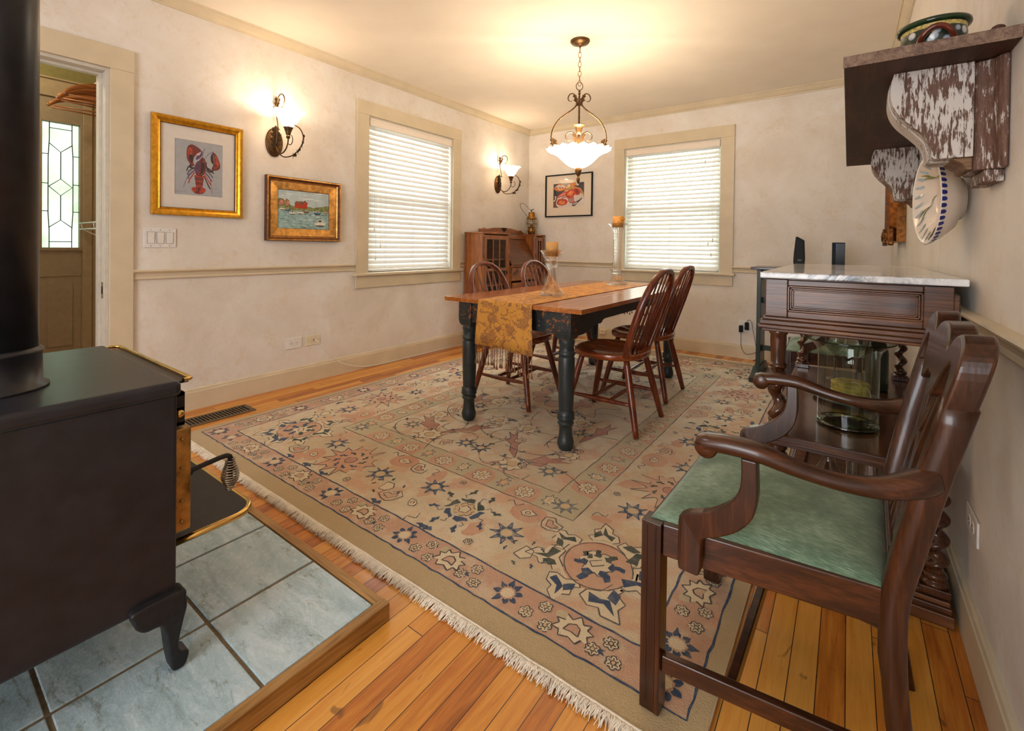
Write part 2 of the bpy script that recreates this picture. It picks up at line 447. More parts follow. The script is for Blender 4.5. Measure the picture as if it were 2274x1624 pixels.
DBRONZE = plain('dark bronze leaf', (50, 36, 22), .45, .7, .25, 60, .06); BRONZE = plain('antique bronze', (92, 68, 42), .42, .75, .25, 60, .06)
LBRASS = plain('old lantern brass', (150, 110, 52), .3, .95, .2, 40)
GOLD = plain('bright gold leaf', (206, 150, 44), .34, .75, .12, 40, .1)
GOLDD = plain('antique gold leaf', (192, 144, 78), .36, .7, .2, 30, .1)
GOLDB = plain('gilt frame brown', (96, 56, 30), .4, .4, .2, 30, .1)  # darker brown for frame sides, grooves and inner lip
GILT = plain('dark gilt', (108, 66, 26), .32, .8, .3, 50, .2)
WPLAS = plain('white plastic', (226, 224, 220), .35, var=.02)
IPLAS = plain('ivory plastic', (222, 212, 186), .35, var=.02)
BPLAS = plain('black plastic', (18, 17, 18), .5, var=.1, spec=.25)
DARK = plain('dark slot', (12, 11, 10), .8, var=.1)
SCREW = plain('screw metal', (150, 146, 140), .3, .8)
VENTM = plain('brown metal register', (110, 92, 72), .42, .4, .08)
GROUT = plain('brown grout', (122, 104, 80), .9, var=.12, scale=60, bump=.3)
CANDLE = plain('peach candle wax', (238, 182, 110), .5, var=.06, scale=14)
CANDLE2 = plain('orange candle wax', (236, 164, 84), .5, var=.16, scale=20)
CANDLEY = plain('yellow honey wax', (208, 184, 88), .5, var=.2, scale=40)
LEAFY = plain('dried gold leaf', (206, 150, 50), .5, var=.15)
WICK = plain('white string', (222, 214, 196), .8, var=.05)
GREYD = plain('grey stone dish', (112, 116, 118), .6, var=.08)
TASS = plain('mauve brown tassel', (122, 80, 52), .6, var=.15, scale=120, bump=.2)
CORDW = plain('white cord', (228, 226, 220), .45, var=.02)
CORDB = plain('black cord', (18, 17, 18), .45, var=.1)
MAT_ = plain('white picture mat', (226, 220, 212), .85, var=.01)
CERAM = plain('cream ceramic glaze', (220, 206, 190), .12, var=.03, scale=10, spec=.6)
CBLUE = plain('cobalt glaze', (34, 38, 110), .15, var=.15)
CGREY = plain('grey blue glaze', (150, 172, 178), .15, var=.08)
COLIV = plain('olive glaze', (118, 116, 60), .15, var=.1)
POTG = plain('dark green glaze', (30, 52, 30), .1, var=.2)
POTR = plain('red brown glaze', (92, 40, 26), .12, var=.2)
def crystal():
    t = NT('cut crystal'); t.fin((252, 252, 250), 0, 0, 0, 0, .6, 1.0, 1.45); tr = t.add('ShaderNodeBsdfTransparent'); mx = t.add('ShaderNodeMixShader'); mx.inputs[0].default_value = .6
    t.link(t.b.outputs[0], mx.inputs[1]); t.link(tr.outputs[0], mx.inputs[2]); t.link(mx.outputs[0], t.out.inputs['Surface']); return t.m
CRYSTAL = crystal()
VASE = thinglass('greenish vase glass', (232, 237, 230), .5, .2, 25)
JAR = thinglass('clear jar glass', (228, 228, 224), .6, .1, 20)
FOOTG = thinglass('green glass base', (150, 180, 156), .8, .2, 40)
PANE = thinglass('window pane', (246, 250, 250), .1)
PICG = thinglass('picture glass', (255, 255, 255), .12)
MIRROR = plain('mirror silver', (210, 205, 198), .03, 1, .01)
LSHADE = glow('lit alabaster shade', (255, 236, 206), 7.0, .35)
LSHADE2 = glow('lit sconce shade', (255, 236, 206), 6.0, .35)
LGLOBE = thinglass('lantern globe', (232, 224, 206), .6)
def blindmat():
    t = NT('white blind slat'); t.fin((236, 230, 222), .4)
    tr = t.add('ShaderNodeBsdfTranslucent'); tr.inputs[0].default_value = lin((212, 228, 240))
    mx = t.add('ShaderNodeMixShader'); mx.inputs[0].default_value = .16
    t.link(t.b.outputs[0], mx.inputs[1]); t.link(tr.outputs[0], mx.inputs[2]); t.link(mx.outputs[0], t.out.inputs['Surface']); return t.m
BLIND = blindmat(); VALANCE = plain('white blind valance', (236, 226, 214), .4, var=.01)
def leadglass():
    t = NT('textured leaded glass'); tr = t.add('ShaderNodeBsdfTransparent'); tr.inputs[0].default_value = lin((158, 164, 150))
    rf = t.add('ShaderNodeBsdfRefraction'); rf.inputs['Color'].default_value = lin((168, 176, 164)); rf.inputs['Roughness'].default_value = .12; rf.inputs['IOR'].default_value = 1.05
    n = t.noise(t.coords(), 90, 3); bp = t.add('ShaderNodeBump'); bp.inputs['Strength'].default_value = .6; t.link(n, bp.inputs['Height']); t.link(bp.outputs[0], rf.inputs['Normal'])
    mx = t.add('ShaderNodeMixShader'); mx.inputs[0].default_value = .7; t.link(tr.outputs[0], mx.inputs[1]); t.link(rf.outputs[0], mx.inputs[2]); t.link(mx.outputs[0], t.out.inputs['Surface']); return t.m
LEADG = leadglass()
# ------------------------------------------------------------------ room shell  (x: left wall 0 -> right wall W, y: back wall 0, room towards -y)
W = 3.589; CE = 2.515; RY = -7.6
def wallmb(axis, p0, p1, lo, hi, holes, z1=CE):
    """solid wall slab with rectangular holes; holes (a0,a1,z0,z1)"""
    mb = MB(); cuts = sorted(set([lo, hi] + [h[0] for h in holes] + [h[1] for h in holes]))
    for a, b in zip(cuts[:-1], cuts[1:]):
        hs = sorted([h for h in holes if h[0] <= a and h[1] >= b], key=lambda h: h[2]); z = 0
        spans = []
        for h in hs:
            if h[2] > z: spans.append((z, h[2]))
            z = h[3]
        if z < z1: spans.append((z, z1))
        for s0, s1 in spans:
            if axis == 'x': mb.box(p0, p1, a, b, s0, s1)
            else: mb.box(a, b, p0, p1, s0, s1)
    return mb
W1 = (-2.44, -1.41, .81, 2.14); W2 = (1.285, 2.285, .815, 2.14); DO = (-4.92, -4.135, 0, 2.0)
struct('wall_left', wallmb('x', -.14, 0, RY, .14, [W1, DO]), PAPER)
struct('wall_back', wallmb('y', 0, .14, 0, W, [W2]), PAPER)
struct('wall_right', wallmb('x', W, W + .12, RY, .14, []), PAPER)
struct('wall_rear', wallmb('y', RY - .12, RY, 0, W, [(1.5, 3.35, .3, 2.3)]), PAPER)  # unseen opening, added and placed to let fill daylight in
struct('floor', MB().box(-.14, W + .12, RY - .12, .14, -.1, 0), FLOOR)
struct('ceiling', MB().box(-.14, W + .12, RY - .12, .14, CE, CE + .1), CEIL)

crown = [(0, -.062), (.010, -.062), (.012, -.052), (.020, -.048), (.030, -.036), (.040, -.020), (.044, -.012), (.052, -.012), (.055, -.006), (.055, 0), (0, 0)]
rail = [(0, -.057), (.010, -.057), (.014, -.052), (.012, -.046), (.009, -.040), (.012, -.024), (.020, -.014), (.030, -.012), (.032, -.006), (.028, 0), (0, 0)]
base = [(0, -.133), (.017, -.133), (.017, -.022), (.014, -.018), (.012, -.006), (.007, 0), (0, 0)]
def mould(mb, prof, wall, z, a, b):
    if wall == 'left': mb.prism([(d, a, z + h) for d, h in prof], (0, b - a, 0))
    elif wall == 'right': mb.prism([(W - d, a, z + h) for d, h in prof], (0, b - a, 0))
    else: mb.prism([(a, -d, z + h) for d, h in prof], (b - a, 0, 0))
    return mb
for i, (w_, a, b) in enumerate((('left', RY, 0), ('back', 0, W), ('right', RY, 0))):
    struct('trim_%d' % (i + 1), mould(MB(), crown, w_, CE, a, b), TRIM)
RZ = .884
m = MB(); mould(m, rail, 'left', RZ, -4.03, -2.56); mould(m, rail, 'left', RZ, -1.295, 0); mould(m, rail, 'left', RZ, RY, -5.03); struct('trim_4', m, TRIM)
m = MB(); mould(m, rail, 'back', RZ - .006, 0, 1.16); mould(m, rail, 'back', RZ - .006, 2.395, W); struct('trim_5', m, TRIM)
struct('trim_6', mould(MB(), rail, 'right', RZ, RY, 0), TRIM)
m = MB(); mould(m, base, 'left', .133, -4.03, 0); mould(m, base, 'left', .133, RY, -5.03); struct('baseboard_left', m, TRIM)
struct('baseboard_back', mould(MB(), base, 'back', .133, 0, W), TRIM)
struct('baseboard_right', mould(MB(), base, 'right', .133, RY, 0), TRIM)

# doorway to the hall
d1 = struct('door_1', MB().box(0, .02, -4.135, -4.03, 0, 2.0).box(0, .02, -5.03, -4.92, 0, 2.0).box(0, .022, -5.03, -4.03, 2.0, 2.122), TRIM, bevel=.002)
m = MB()
m.box(-.14, 0, -4.153, -4.135, 0, 2.0).box(-.14, 0, -4.92, -4.902, 0, 2.0).box(-.14, 0, -4.902, -4.153, 1.982, 2.0)
m.box(-.10, -.06, -4.167, -4.153, 0, 1.982).box(-.10, -.06, -4.902, -4.167, 1.968, 1.982).box(-.13, -.115, -4.163, -4.153, 0, 1.982)
struct('jamb', m, JAMB, d1, bevel=.0015)
m = MB(); m.box(-.052, -.030, -4.1545, -4.153, .73, .82, 0); m.box(-.048, -.034, -4.156, -4.1545, .755, .795, 1); m.build('strike_plate', [LBRASS, DARK], d1)
# hall beyond
HX = -1.1
struct('wall_hall', MB().box(HX - .1, HX, -5.6, -3.67, 2.155, 2.5), OLIVE)
struct('wall_hall_side', MB().box(HX - .1, -.14, -3.77, -3.67, 0, 2.5).box(HX - .1, HX, -3.98, -3.77, 0, 2.155), HALLP)
struct('wall_hall_end', MB().box(HX - .1, -.14, -5.7, -5.6, 0, 2.5), HALLP)
struct('ceiling_hall', MB().box(HX - .1, -.14, -5.7, -3.67, 2.5, 2.6), OLIVE)
struct('floor_hall', MB().box(HX - .1, -.14, -5.7, -3.67, -.1, 0), FLOOR)
# entry door: stiles, rails, raised panel, leaded light
DY0, DY1 = -4.83, -3.985
d2 = struct('door_2', MB().box(HX - .06, HX + .012, -4.03, -3.98, 0, 2.155).box(HX - .06, HX + .012, -5.6, -4.86, 0, 2.155).box(HX - .06, HX + .014, -5.6, -3.98, 2.03, 2.155).box(HX - .06, HX + .03, -5.6, -3.98, 2.145, 2.158), HALLP, bevel=.003)
GL = [(-4.235, -4.045), (-4.56, -4.37)]
m = MB(); x0, x1 = HX - .045, HX - .004
ys = [-4.86, -4.56, -4.37, -4.235, -4.045, -4.03]
for a, b in ((-4.86, -4.56), (-4.37, -4.235), (-4.045, -4.03)): m.box(x0, x1, a, b, 1.0, 1.86)
m.box(x0, x1, -4.86, -4.03, 1.86, 2.03).box(x0, x1, -4.86, -4.03, 0, 1.0)
for a, b in GL:   # mouldings round the lights and raised panels below
    for q in ((a - .022, a, .978, 1.882), (b, b + .022, .978, 1.882)): m.box(x1, x1 + .012, *q)
    m.box(x1, x1 + .012, a, b, .978, 1.0).box(x1, x1 + .012, a, b, 1.86, 1.882)
    pz0, pz1 = .27, .80; ya, yb = a - .02, b + .01
    for k, ins in enumerate((0, .045)):
        m.box(x1, x1 + .004 + .006 * k, ya + ins, yb - ins, pz0 + ins, pz1 - ins)
    m.box(x1, x1 + .008, ya - .012, ya, pz0 - .012, pz1 + .012).box(x1, x1 + .008, yb, yb + .012, pz0 - .012, pz1 + .012)
    m.box(x1, x1 + .008, ya, yb, pz1, pz1 + .012).box(x1, x1 + .008, ya, yb, pz0 - .012, pz0)
m.build('door_leaf', DOORP, d2, bevel=.002)
for a, b in GL:
    g = MB().box(HX - .028, HX - .022, a, b, 1.0, 1.86).build('leaded_glass', LEADG, d2)
    m = MB(); cx = (a + b) / 2; w = b - a; X = HX - .0185
    def P(u, z): return (X, cx + u * w, z)
    r_ = .0028
    lines = [[(-.3, 1.0), (-.3, 1.12), (-.33, 1.24), (-.33, 1.62), (-.3, 1.74), (-.3, 1.86)], [(.3, 1.0), (.3, 1.12), (.33, 1.24), (.33, 1.62), (.3, 1.74), (.3, 1.86)],
             [(0, 1.19), (0, 1.36)], [(0, 1.475), (0, 1.66)], [(-.3, 1.14), (0, 1.19), (.3, 1.14)], [(-.31, 1.42), (0, 1.36), (.31, 1.42), (0, 1.475), (-.31, 1.42)],
             [(-.3, 1.715), (0, 1.66), (.3, 1.715)], [(-.3, 1.04), (.3, 1.04)], [(-.3, 1.82), (.3, 1.82)],
             [(-.5, 1.25), (-.33, 1.25)], [(.5, 1.25), (.33, 1.25)], [(-.5, 1.44), (-.32, 1.44)], [(.5, 1.44), (.32, 1.44)], [(-.5, 1.64), (-.32, 1.64)], [(.5, 1.64), (.32, 1.64)]]
    for L in lines: m.tube([P(*q) for q in L], r_, 6)
    m.build('lead_came', DARK, g)

# windows with casings, stool, apron, sashes and glass
def window(n, wall, o):
    a0, a1, z0, z1 = o
    def bx(mb, d0, d1, a, b, c, e):
        if wall == 'left': mb.box(d0, d1, a, b, c, e)
        else: mb.box(a, b, -d1, -d0, c, e)
        return mb
    m = MB(); c = .118
    bx(m, 0, .02, a0 - c, a0, z0 - .012, z1); bx(m, 0, .02, a1, a1 + c, z0 - .012, z1); bx(m, 0, .022, a0 - c, a1 + c, z1, z1 + .115)
    w = struct('window_%d' % n, m, TRIM, bevel=.0015)
    m = MB(); bx(m, -.06, .052, a0 - c - .022, a1 + c + .022, z0 - .026, z0 - .002); m.build('stool', TRIM, w, bevel=.006)
    m = MB(); bx(m, 0, .018, a0 - c, a1 + c, z0 - .128, z0 - .026); m.build('apron', TRIM, w, bevel=.002)
    m = MB(); t = .012
    bx(m, -.14, 0, a0, a0 + t, z0, z1); bx(m, -.14, 0, a1 - t, a1, z0, z1); bx(m, -.14, 0, a0 + t, a1 - t, z1 - t, z1); bx(m, -.14, -.06, a0 + t, a1 - t, z0, z0 + t)
    m.build('frame', JAMB, w)
    zm = (z0 + z1) / 2
    for nm, d, za, zb in (('sash', -.095, z0 + t, zm + .02), ('sash', -.125, zm - .02, z1 - t)):
        m = MB(); s = .042; A, B = a0 + t, a1 - t
        bx(m, d, d + .028, A, A + s, za, zb); bx(m, d, d + .028, B - s, B, za, zb); bx(m, d, d + .028, A + s, B - s, za, za + s); bx(m, d, d + .028, A + s, B - s, zb - s, zb)
        sa = m.build(nm, JAMB, w, bevel=.002)
        q = [(d + .014, A + s, za + s), (d + .014, B - s, za + s), (d + .014, B - s, zb - s), (d + .014, A + s, zb - s)]
        MB().add([(x, y, z) if wall == 'left' else (y, -x, z) for x, y, z in q], [(0, 1, 2, 3)]).build('pane', PANE, sa)
    return w
window(1, 'left', W1); window(2, 'back', W2)

# venetian blinds
def blind(wall, o, label, tass, zt):
    a0, a1, z0, z1 = o
    def pt(d, a, z): return (d, a, z) if wall == 'left' else (a, -d, z)
    org = pt(-.03, (a0 + a1) / 2, z0)
    t = thing('venetian_blind', label, 'blind', org)
    def bx(mb, d0, d1, a, b, c, e):
        if wall == 'left': mb.box(d0, d1, a, b, c, e)
        else: mb.box(a, b, -d1, -d0, c, e)
    A, B = a0 + .018, a1 - .018
    m = MB(); bx(m, -.004, .006, A - .002, B + .002, z1 - .080, z1 - .014); bx(m, .006, .010, A - .002, B + .002, z1 - .030, z1 - .018); bx(m, .006, .009, A - .002, B + .002, z1 - .076, z1 - .062); bx(m, -.06, -.012, A, B, z1 - .05, z1 - .014)
    bx(m, -.05, -.004, A - .002, A + .004, z1 - .08, z1 - .014); bx(m, -.05, -.004, B - .004, B + .002, z1 - .08, z1 - .014)
    m.build('valance', VALANCE, t, bevel=.0015)
    m = MB(); z = z0 + .052; ang = math.radians(zt); n = 0; zs = []
    while z < z1 - .075:
        dx, dz = .025 * math.cos(ang), .025 * math.sin(ang)
        sag = .003
        prof = [(-dx, dz), (0, sag), (dx, -dz), (dx, -dz - .0028), (0, sag - .0028), (-dx, dz - .0028)]
        p0 = [pt(-.032 + d, A + .004, z + h) for d, h in prof]
        e = Vector(pt(0, B - A - .008, 0)) if wall == 'left' else Vector((B - A - .008, 0, 0))
        m.prism(p0, e); zs.append(z); z += .0442
    m.build('slat_panel', BLIND, t)
    m = MB(); bx(m, -.058, -.008, A + .004, B - .004, z0 + .006, z0 + .024); m.build('bottom_rail', BLIND, t, bevel=.003)
    m = MB()
    for f in (.18, .5, .82):
        a = A + f * (B - A)
        for d in (-.0045, -.0595): m.tube([pt(d, a, z0 + .02), pt(d, a, z1 - .06)], .0007, 4)
        for zz in zs: m.tube([pt(-.0045, a, zz - .015), pt(-.032, a + .006, zz + .004), pt(-.0595, a, zz + .02)], .0006, 4)
    m.build('ladder_cord', CORDW, t)
    for (f, zb) in tass:
        a = A + f * (B - A)
        c_ = MB().tube([pt(.004, a, z1 - .08), pt(.001, a, zb + .03)], .0009, 4).build('pull_cord', CORDW, t)
        R_ = Matrix.Identity(3)
        MB().lathe([(.002, .034), (.0055, .03), (.0055, .02), (.003, .016), (.0065, .008), (.0065, .001), (.003, 0)], pt(.001, a, zb), 10).build('tassel', IPLAS, c_)
    return t
blind('left', W1, 'white slatted blind over the window between the harbour painting and the corner cabinet', ((.055, 1.16), (.12, 1.02), (.07, .915)), 62)
blind('back', W2, 'white slatted blind over the back wall window behind the tall candlestick', ((.90, 1.08), (.945, 1.12), (.93, .97), (.86, 1.9)), 52)

# floor register
v = thing('floor_register', 'brown metal floor vent beside the left wall baseboard at the rug corner', 'vent', (.243, -3.73, 0))
m = MB(); ya, yb, xa, xb = -3.99, -3.49, .165, .322
m.box(xa, xa + .022, ya, yb, 0, .006).box(xb - .022, xb, ya, yb, 0, .006).box(xa + .022, xb - .022, ya, ya + .022, 0, .006).box(xa + .022, xb - .022, yb - .022, yb, 0, .006)
m.build('frame', VENTM, v, bevel=.002)
m = MB(); k = ya + .03
while k < yb - .03: m.box(xa + .022, xb - .022, k, k + .007, .0008, .005); k += .0185
m.build('grille', VENTM, v)
MB().box(xa + .02, xb - .02, ya + .02, yb - .02, .0002, .0007).build('duct', DARK, v)
# ------------------------------------------------------------------ tiled hearth
h = thing('tiled_hearth', 'raised slate blue tiled hearth with wood edging under the black stove', 'hearth', (1.81, -4.6, 0))
m = MB(); HZ = .046
m.box(1.352, 2.256, -5.4, -4.075, .001, HZ - .004); m.build('grout_bed', GROUT, h)
m = MB(); ty = -4.079; xs = [(1.356, 1.644), (1.653, 1.951), (1.962, 2.253)]
while ty > -5.35:
    for a, b in xs:
        m.box(a, b, max(ty - .292, -5.39), ty, .001, HZ)
    ty -= .301
m.build('tile', TILE, h, bevel=.0025)
MB().box(2.258, 2.288, -5.4, -4.046, 0, HZ + .003).build('edging', TRIMW, h, bevel=.002)
MB().box(1.33, 2.2575, -4.0735, -4.046, 0, HZ + .001).build('edging', TRIMWX, h, bevel=.002)
# ------------------------------------------------------------------ wood stove
s = thing('wood_stove', 'black steel wood stove with brass trim standing on the tiled hearth', 'stove', (1.74, -4.8, HZ))
SX0, SX1, SY0, SY1 = 1.44, 2.038, -5.14, -4.472
MB().box(SX0, SX1, SY0, SY1, .212, .692).build('firebox', STOVE, s, bevel=.007, bseg=3)
MB().box(SX0 - .016, SX1 + .010, SY0 - .01, SY1 + .006, .686, .722).build('top_plate', STOVE, s, bevel=.012, bseg=4)
MB().box(SX0 + .02, SX1 - .03, SY1 + .006, SY1 + .032, .706, .712).build('front_ledge', STOVE, s)
yy = SY1 + .036
MB().tube(bez([(SX0 + .0, SY1 + .008, .715), (SX0 + .012, yy - .004, .715), (SX0 + .04, yy, .715), ((SX0 + SX1) / 2, yy, .715), (SX1 - .06, yy, .715), (SX1 - .03, yy - .003, .715), (SX1 - .022, yy - .018, .715)], 8), .0052, 10).build('brass_rail', BRASS, s)
m = MB(); fx0, fx1 = SX0 + .05, SX1 - .035
m.box(fx0, fx1, SY1, SY1 + .004, .60, .682)
for z in (.602, .638, .674): m.box(fx0, fx1, SY1, SY1 + .026, z, z + .008)
for x in (fx0, (fx0 + fx1) / 2, fx1 - .01): m.box(x, x + .01, SY1 + .001, SY1 + .026, .602, .682)
m.build('louvre', STOVEL, s)
MB().sphere((fx1 - .006, SY1 + .016, .63), .012, n=12).build('damper_knob', BRASS, s)
d = MB().box(fx0, fx1 + .008, SY1 + .001, SY1 + .038, .345, .596).build('loading_door', TARN, s, bevel=.004)
for z in (.37, .42, .5, .57): MB().lathe([(.004, .0), (.004, .003), (.002, .004)], (fx1 + .0082, SY1 + .018, z), 10, rot=Matrix.Rotation(PI / 2, 3, 'Y')).build('rivet', TARN, d)
# door handle with spring grip
hx = fx1 - .02
hd = MB().tube(bez([(hx, SY1 + .036, .475), (hx + .005, SY1 + .06, .479), (hx + .005, SY1 + .115, .485), (hx + .004, SY1 + .132, .482), (hx + .003, SY1 + .137, .468), (hx + .003, SY1 + .137, .40)], 8), .0062, 10).build('handle', STOVEL, d)
cp = []; N = 12 * 18
for i in range(N + 1):
    t = i / N; a = 2 * PI * 13 * t; z = .474 - .082 * t; r = .0095 + .0105 * math.sin(PI * min(1, t * 1.12) ** 1.5) ** 1.2 if t < .9 else .0125 - .005 * (t - .9) / .1
    cp.append((hx + .003 + r * math.cos(a), SY1 + .137 + r * math.sin(a), z))
MB().tube(cp, .0021, 6).build('spring_grip', STEEL, hd)
MB().lathe([(.009, 0), (.012, .004), (.012, .01), (.008, .014)], (hx, SY1 + .036, .475), 12, rot=Matrix.Rotation(-PI / 2, 3, 'X')).build('handle_collar', STOVEL, d)
# ash lip with brass edge
lx0, lx1, ly1, lz = SX0 + .05, SX1 - .05, SY1 + .205, .305
out = [(lx0, SY1)] + [(lx0 + .06 - .06 * math.cos(a), ly1 - .06 + .06 * math.sin(a)) for a in [k * PI / 16 for k in range(9)]] + [(lx1 - .06 + .06 * math.sin(a), ly1 - .06 + .06 * math.cos(a)) for a in [k * PI / 16 for k in range(9)]] + [(lx1, SY1)]
lp = MB().prism([(x, y, lz) for x, y in out], (0, 0, .012)).build('ash_lip', STOVEL, s)
MB().tube([(x, y, lz + .006) for x, y in out], .0085, 10).build('brass_edge', BRASS, lp)
MB().box(lx0 + .05, lx1 - .05, SY1 - .0, SY1 + .12, lz - .03, lz).build('lip_bracket', STOVEL, s)
# cabriole legs
def leg(xa, flipy, nm='leg'):
    pts = [(-.086, .018), (-.086, 0), (-.082, -.02), (-.066, -.037), (-.044, -.040), (-.034, -.046), (-.026, -.070), (-.022, -.105), (-.017, -.140), (-.010, -.166), (.010, -.166), (.020, -.143), (.017, -.131), (.004, -.124), (-.001, -.112), (.002, -.085), (.010, -.050), (.016, -.025), (.014, 0), (.006, .018)]
    pts = smooth2(pts, 3)
    m = MB(); y0 = SY1 if not flipy else SY0
    q = [(xa, y0 + (p[0] if not flipy else -p[0]), .212 + max(p[1], -.1652)) for p in pts]
    m.prism(q, (.046, 0, 0), smooth=True)
    return m.build(nm, STOVEL, s, bevel=.006, bseg=3)
for xa in (SX1 - .026, SX0 - .02):
    for fl in (False, True): leg(xa, fl)
# flue
px, py = 1.82, -4.748
fl = MB().lathe([(.0765, .80), (.0765, CE - .001)], (px, py, 0), 48).build('flue_pipe', STOVE, s)
m = MB().lathe([(.094, .7222), (.094, .727), (.0835, .733), (.082, .797), (.0845, .80), (.0845, .806), (.0775, .812)], (px, py, 0), 48)
m.build('flue_collar', STOVE, fl)
# ------------------------------------------------------------------ rug
RX0, RX1, RY0, RY1, RT = .415, 3.08, -3.925, -.245, .0100
RW, RL = RX1 - RX0, RY1 - RY0
BAS, PNK, PN2, BLU, GRN, GGR, CRM, OUT, OLV, TAN, GBL, FBL = range(12)
RUGM = [rugbase((RX0, RX1, RY0, RY1), (.045, .08, .185, .205)), rugcol('rug faded rose', (196, 144, 112), .6), rugcol('rug deep rose', (172, 112, 92), .4), rugcol('rug navy', (36, 60, 92), .05), rugcol('rug bottle green', (44, 58, 44), .1),
        rugcol('rug sage', (182, 168, 132), .5), rugcol('rug cream', (216, 198, 164), .2), rugcol('rug outline', (62, 58, 60), .12), rugcol('rug olive edge', (180, 158, 118), .25, (196, 172, 134)), rugcol('rug gold', (206, 172, 124), .4), rugcol('rug grey blue', (130, 132, 124), .35), rugcol('rug faded teal', (78, 92, 100), .3)]
D = Draw(lambda u, v, h: (RX0 + u, RY0 + v, RT + h), .00022)
def jag(pts, amt): return [(x + rnd.uniform(-amt, amt), y + rnd.uniform(-amt, amt)) for x, y in pts]
def outl(pts, fill, lay, w=.005, oc=OUT, dash=True, ja=.0012):
    pts = jag(pts, ja)
    if fill is not None: D.poly(pts, fill, lay)
    n = len(pts); seg = []
    for i in range(n):
        if dash and rnd.random() < .10: continue
        D.line([pts[i], pts[(i + 1) % n]], w * rnd.uniform(.7, 1.2), oc, lay + 1)
def star(n, r0, r1, w=.5, ph=0):
    o = []
    for i in range(n):
        a = 2 * PI * i / n + ph; d = PI / n
        o += [(r0 * math.cos(a - d * w), r0 * math.sin(a - d * w)), (r1 * math.cos(a), r1 * math.sin(a)), (r0 * math.cos(a + d * w), r0 * math.sin(a + d * w))]
    return o
def scallop(n, r, amp, ex=1.0, ph=0, k=4):
    o = []
    for i in range(n * k):
        a = 2 * PI * i / (n * k) + ph; t = abs(math.sin(PI * i / k)) ** .6 if True else 0
        rr = r * (1 - amp + amp * t); o.append((rr * math.cos(a), rr * ex * math.sin(a)))
    return o
def petalstar(cx, cy, s, rot, col=BLU, n=8):
    """guard band flower: separate dark petals round a pale centre"""
    for i in range(n):
        if rnd.random() < .06: continue
        a = rot + 2 * PI * i / n + rnd.uniform(-.08, .08); l = rnd.uniform(.85, 1.12)
        p = [(.42, -.16), (.62, -.20), (.74, -.13), (1.0 * l, -.02), (.80, .12), (.62, .20), (.44, .10), (.52, -.02)]
        D.poly(tf(jag(p, .035), cx, cy, a, s), col, 3)
    D.poly(tf(jag(circ(9, .4), .04), cx, cy, rot, s), CRM, 3)
def rosette(cx, cy, s, rot, fill=CRM, n=6, blue=False):
    outl(tf(scallop(n, 1, .3), cx, cy, rot, s), fill, 3, .0035)
    outl(tf(circ(6, .33), cx, cy, rot, s), TAN, 5, .003)
    for i in range(n):
        a = rot + 2 * PI * (i + .5) / n
        D.line([(cx + .4 * s * math.cos(a), cy + .4 * s * math.sin(a)), (cx + .72 * s * math.cos(a), cy + .72 * s * math.sin(a))], .003, OUT, 5)
    if blue:
        D.poly(tf(jag([(.7, -.3), (1.5, -.5), (1.2, .1), (1.6, .3), (.8, .3)], .08), cx, cy, rot, s), BLU, 4)
def crown_(cx, cy, s, rot, fill=CRM, col=OUT):
    """outlined palmette of the guard bands"""
    p = [(-1, -.35), (-.75, .05), (-1.0, .3), (-.6, .38), (-.65, .75), (-.3, .6), (0, 1.0), (.3, .6), (.65, .75), (.6, .38), (1.0, .3), (.75, .05), (1, -.35), (.6, -.3), (.45, -.65), (0, -.45), (-.45, -.65), (-.6, -.3)]
    outl(tf(p, cx, cy, rot, s), fill, 3, .0045, col)
    outl(tf([(-.4, -.2), (-.3, .25), (0, .42), (.3, .25), (.4, -.2), (0, -.1)], cx, cy, rot, s), BAS, 5, .0042, col)
def leafdab(cx, cy, s, rot, col):
    p = [(-.9, .05), (-.35, .42), (.1, .2), (.45, .5), (.95, .05), (.4, -.12), (.1, -.42), (-.3, -.1)]
    D.poly(tf(jag(p, .07), cx, cy, rot, s), col, 4)
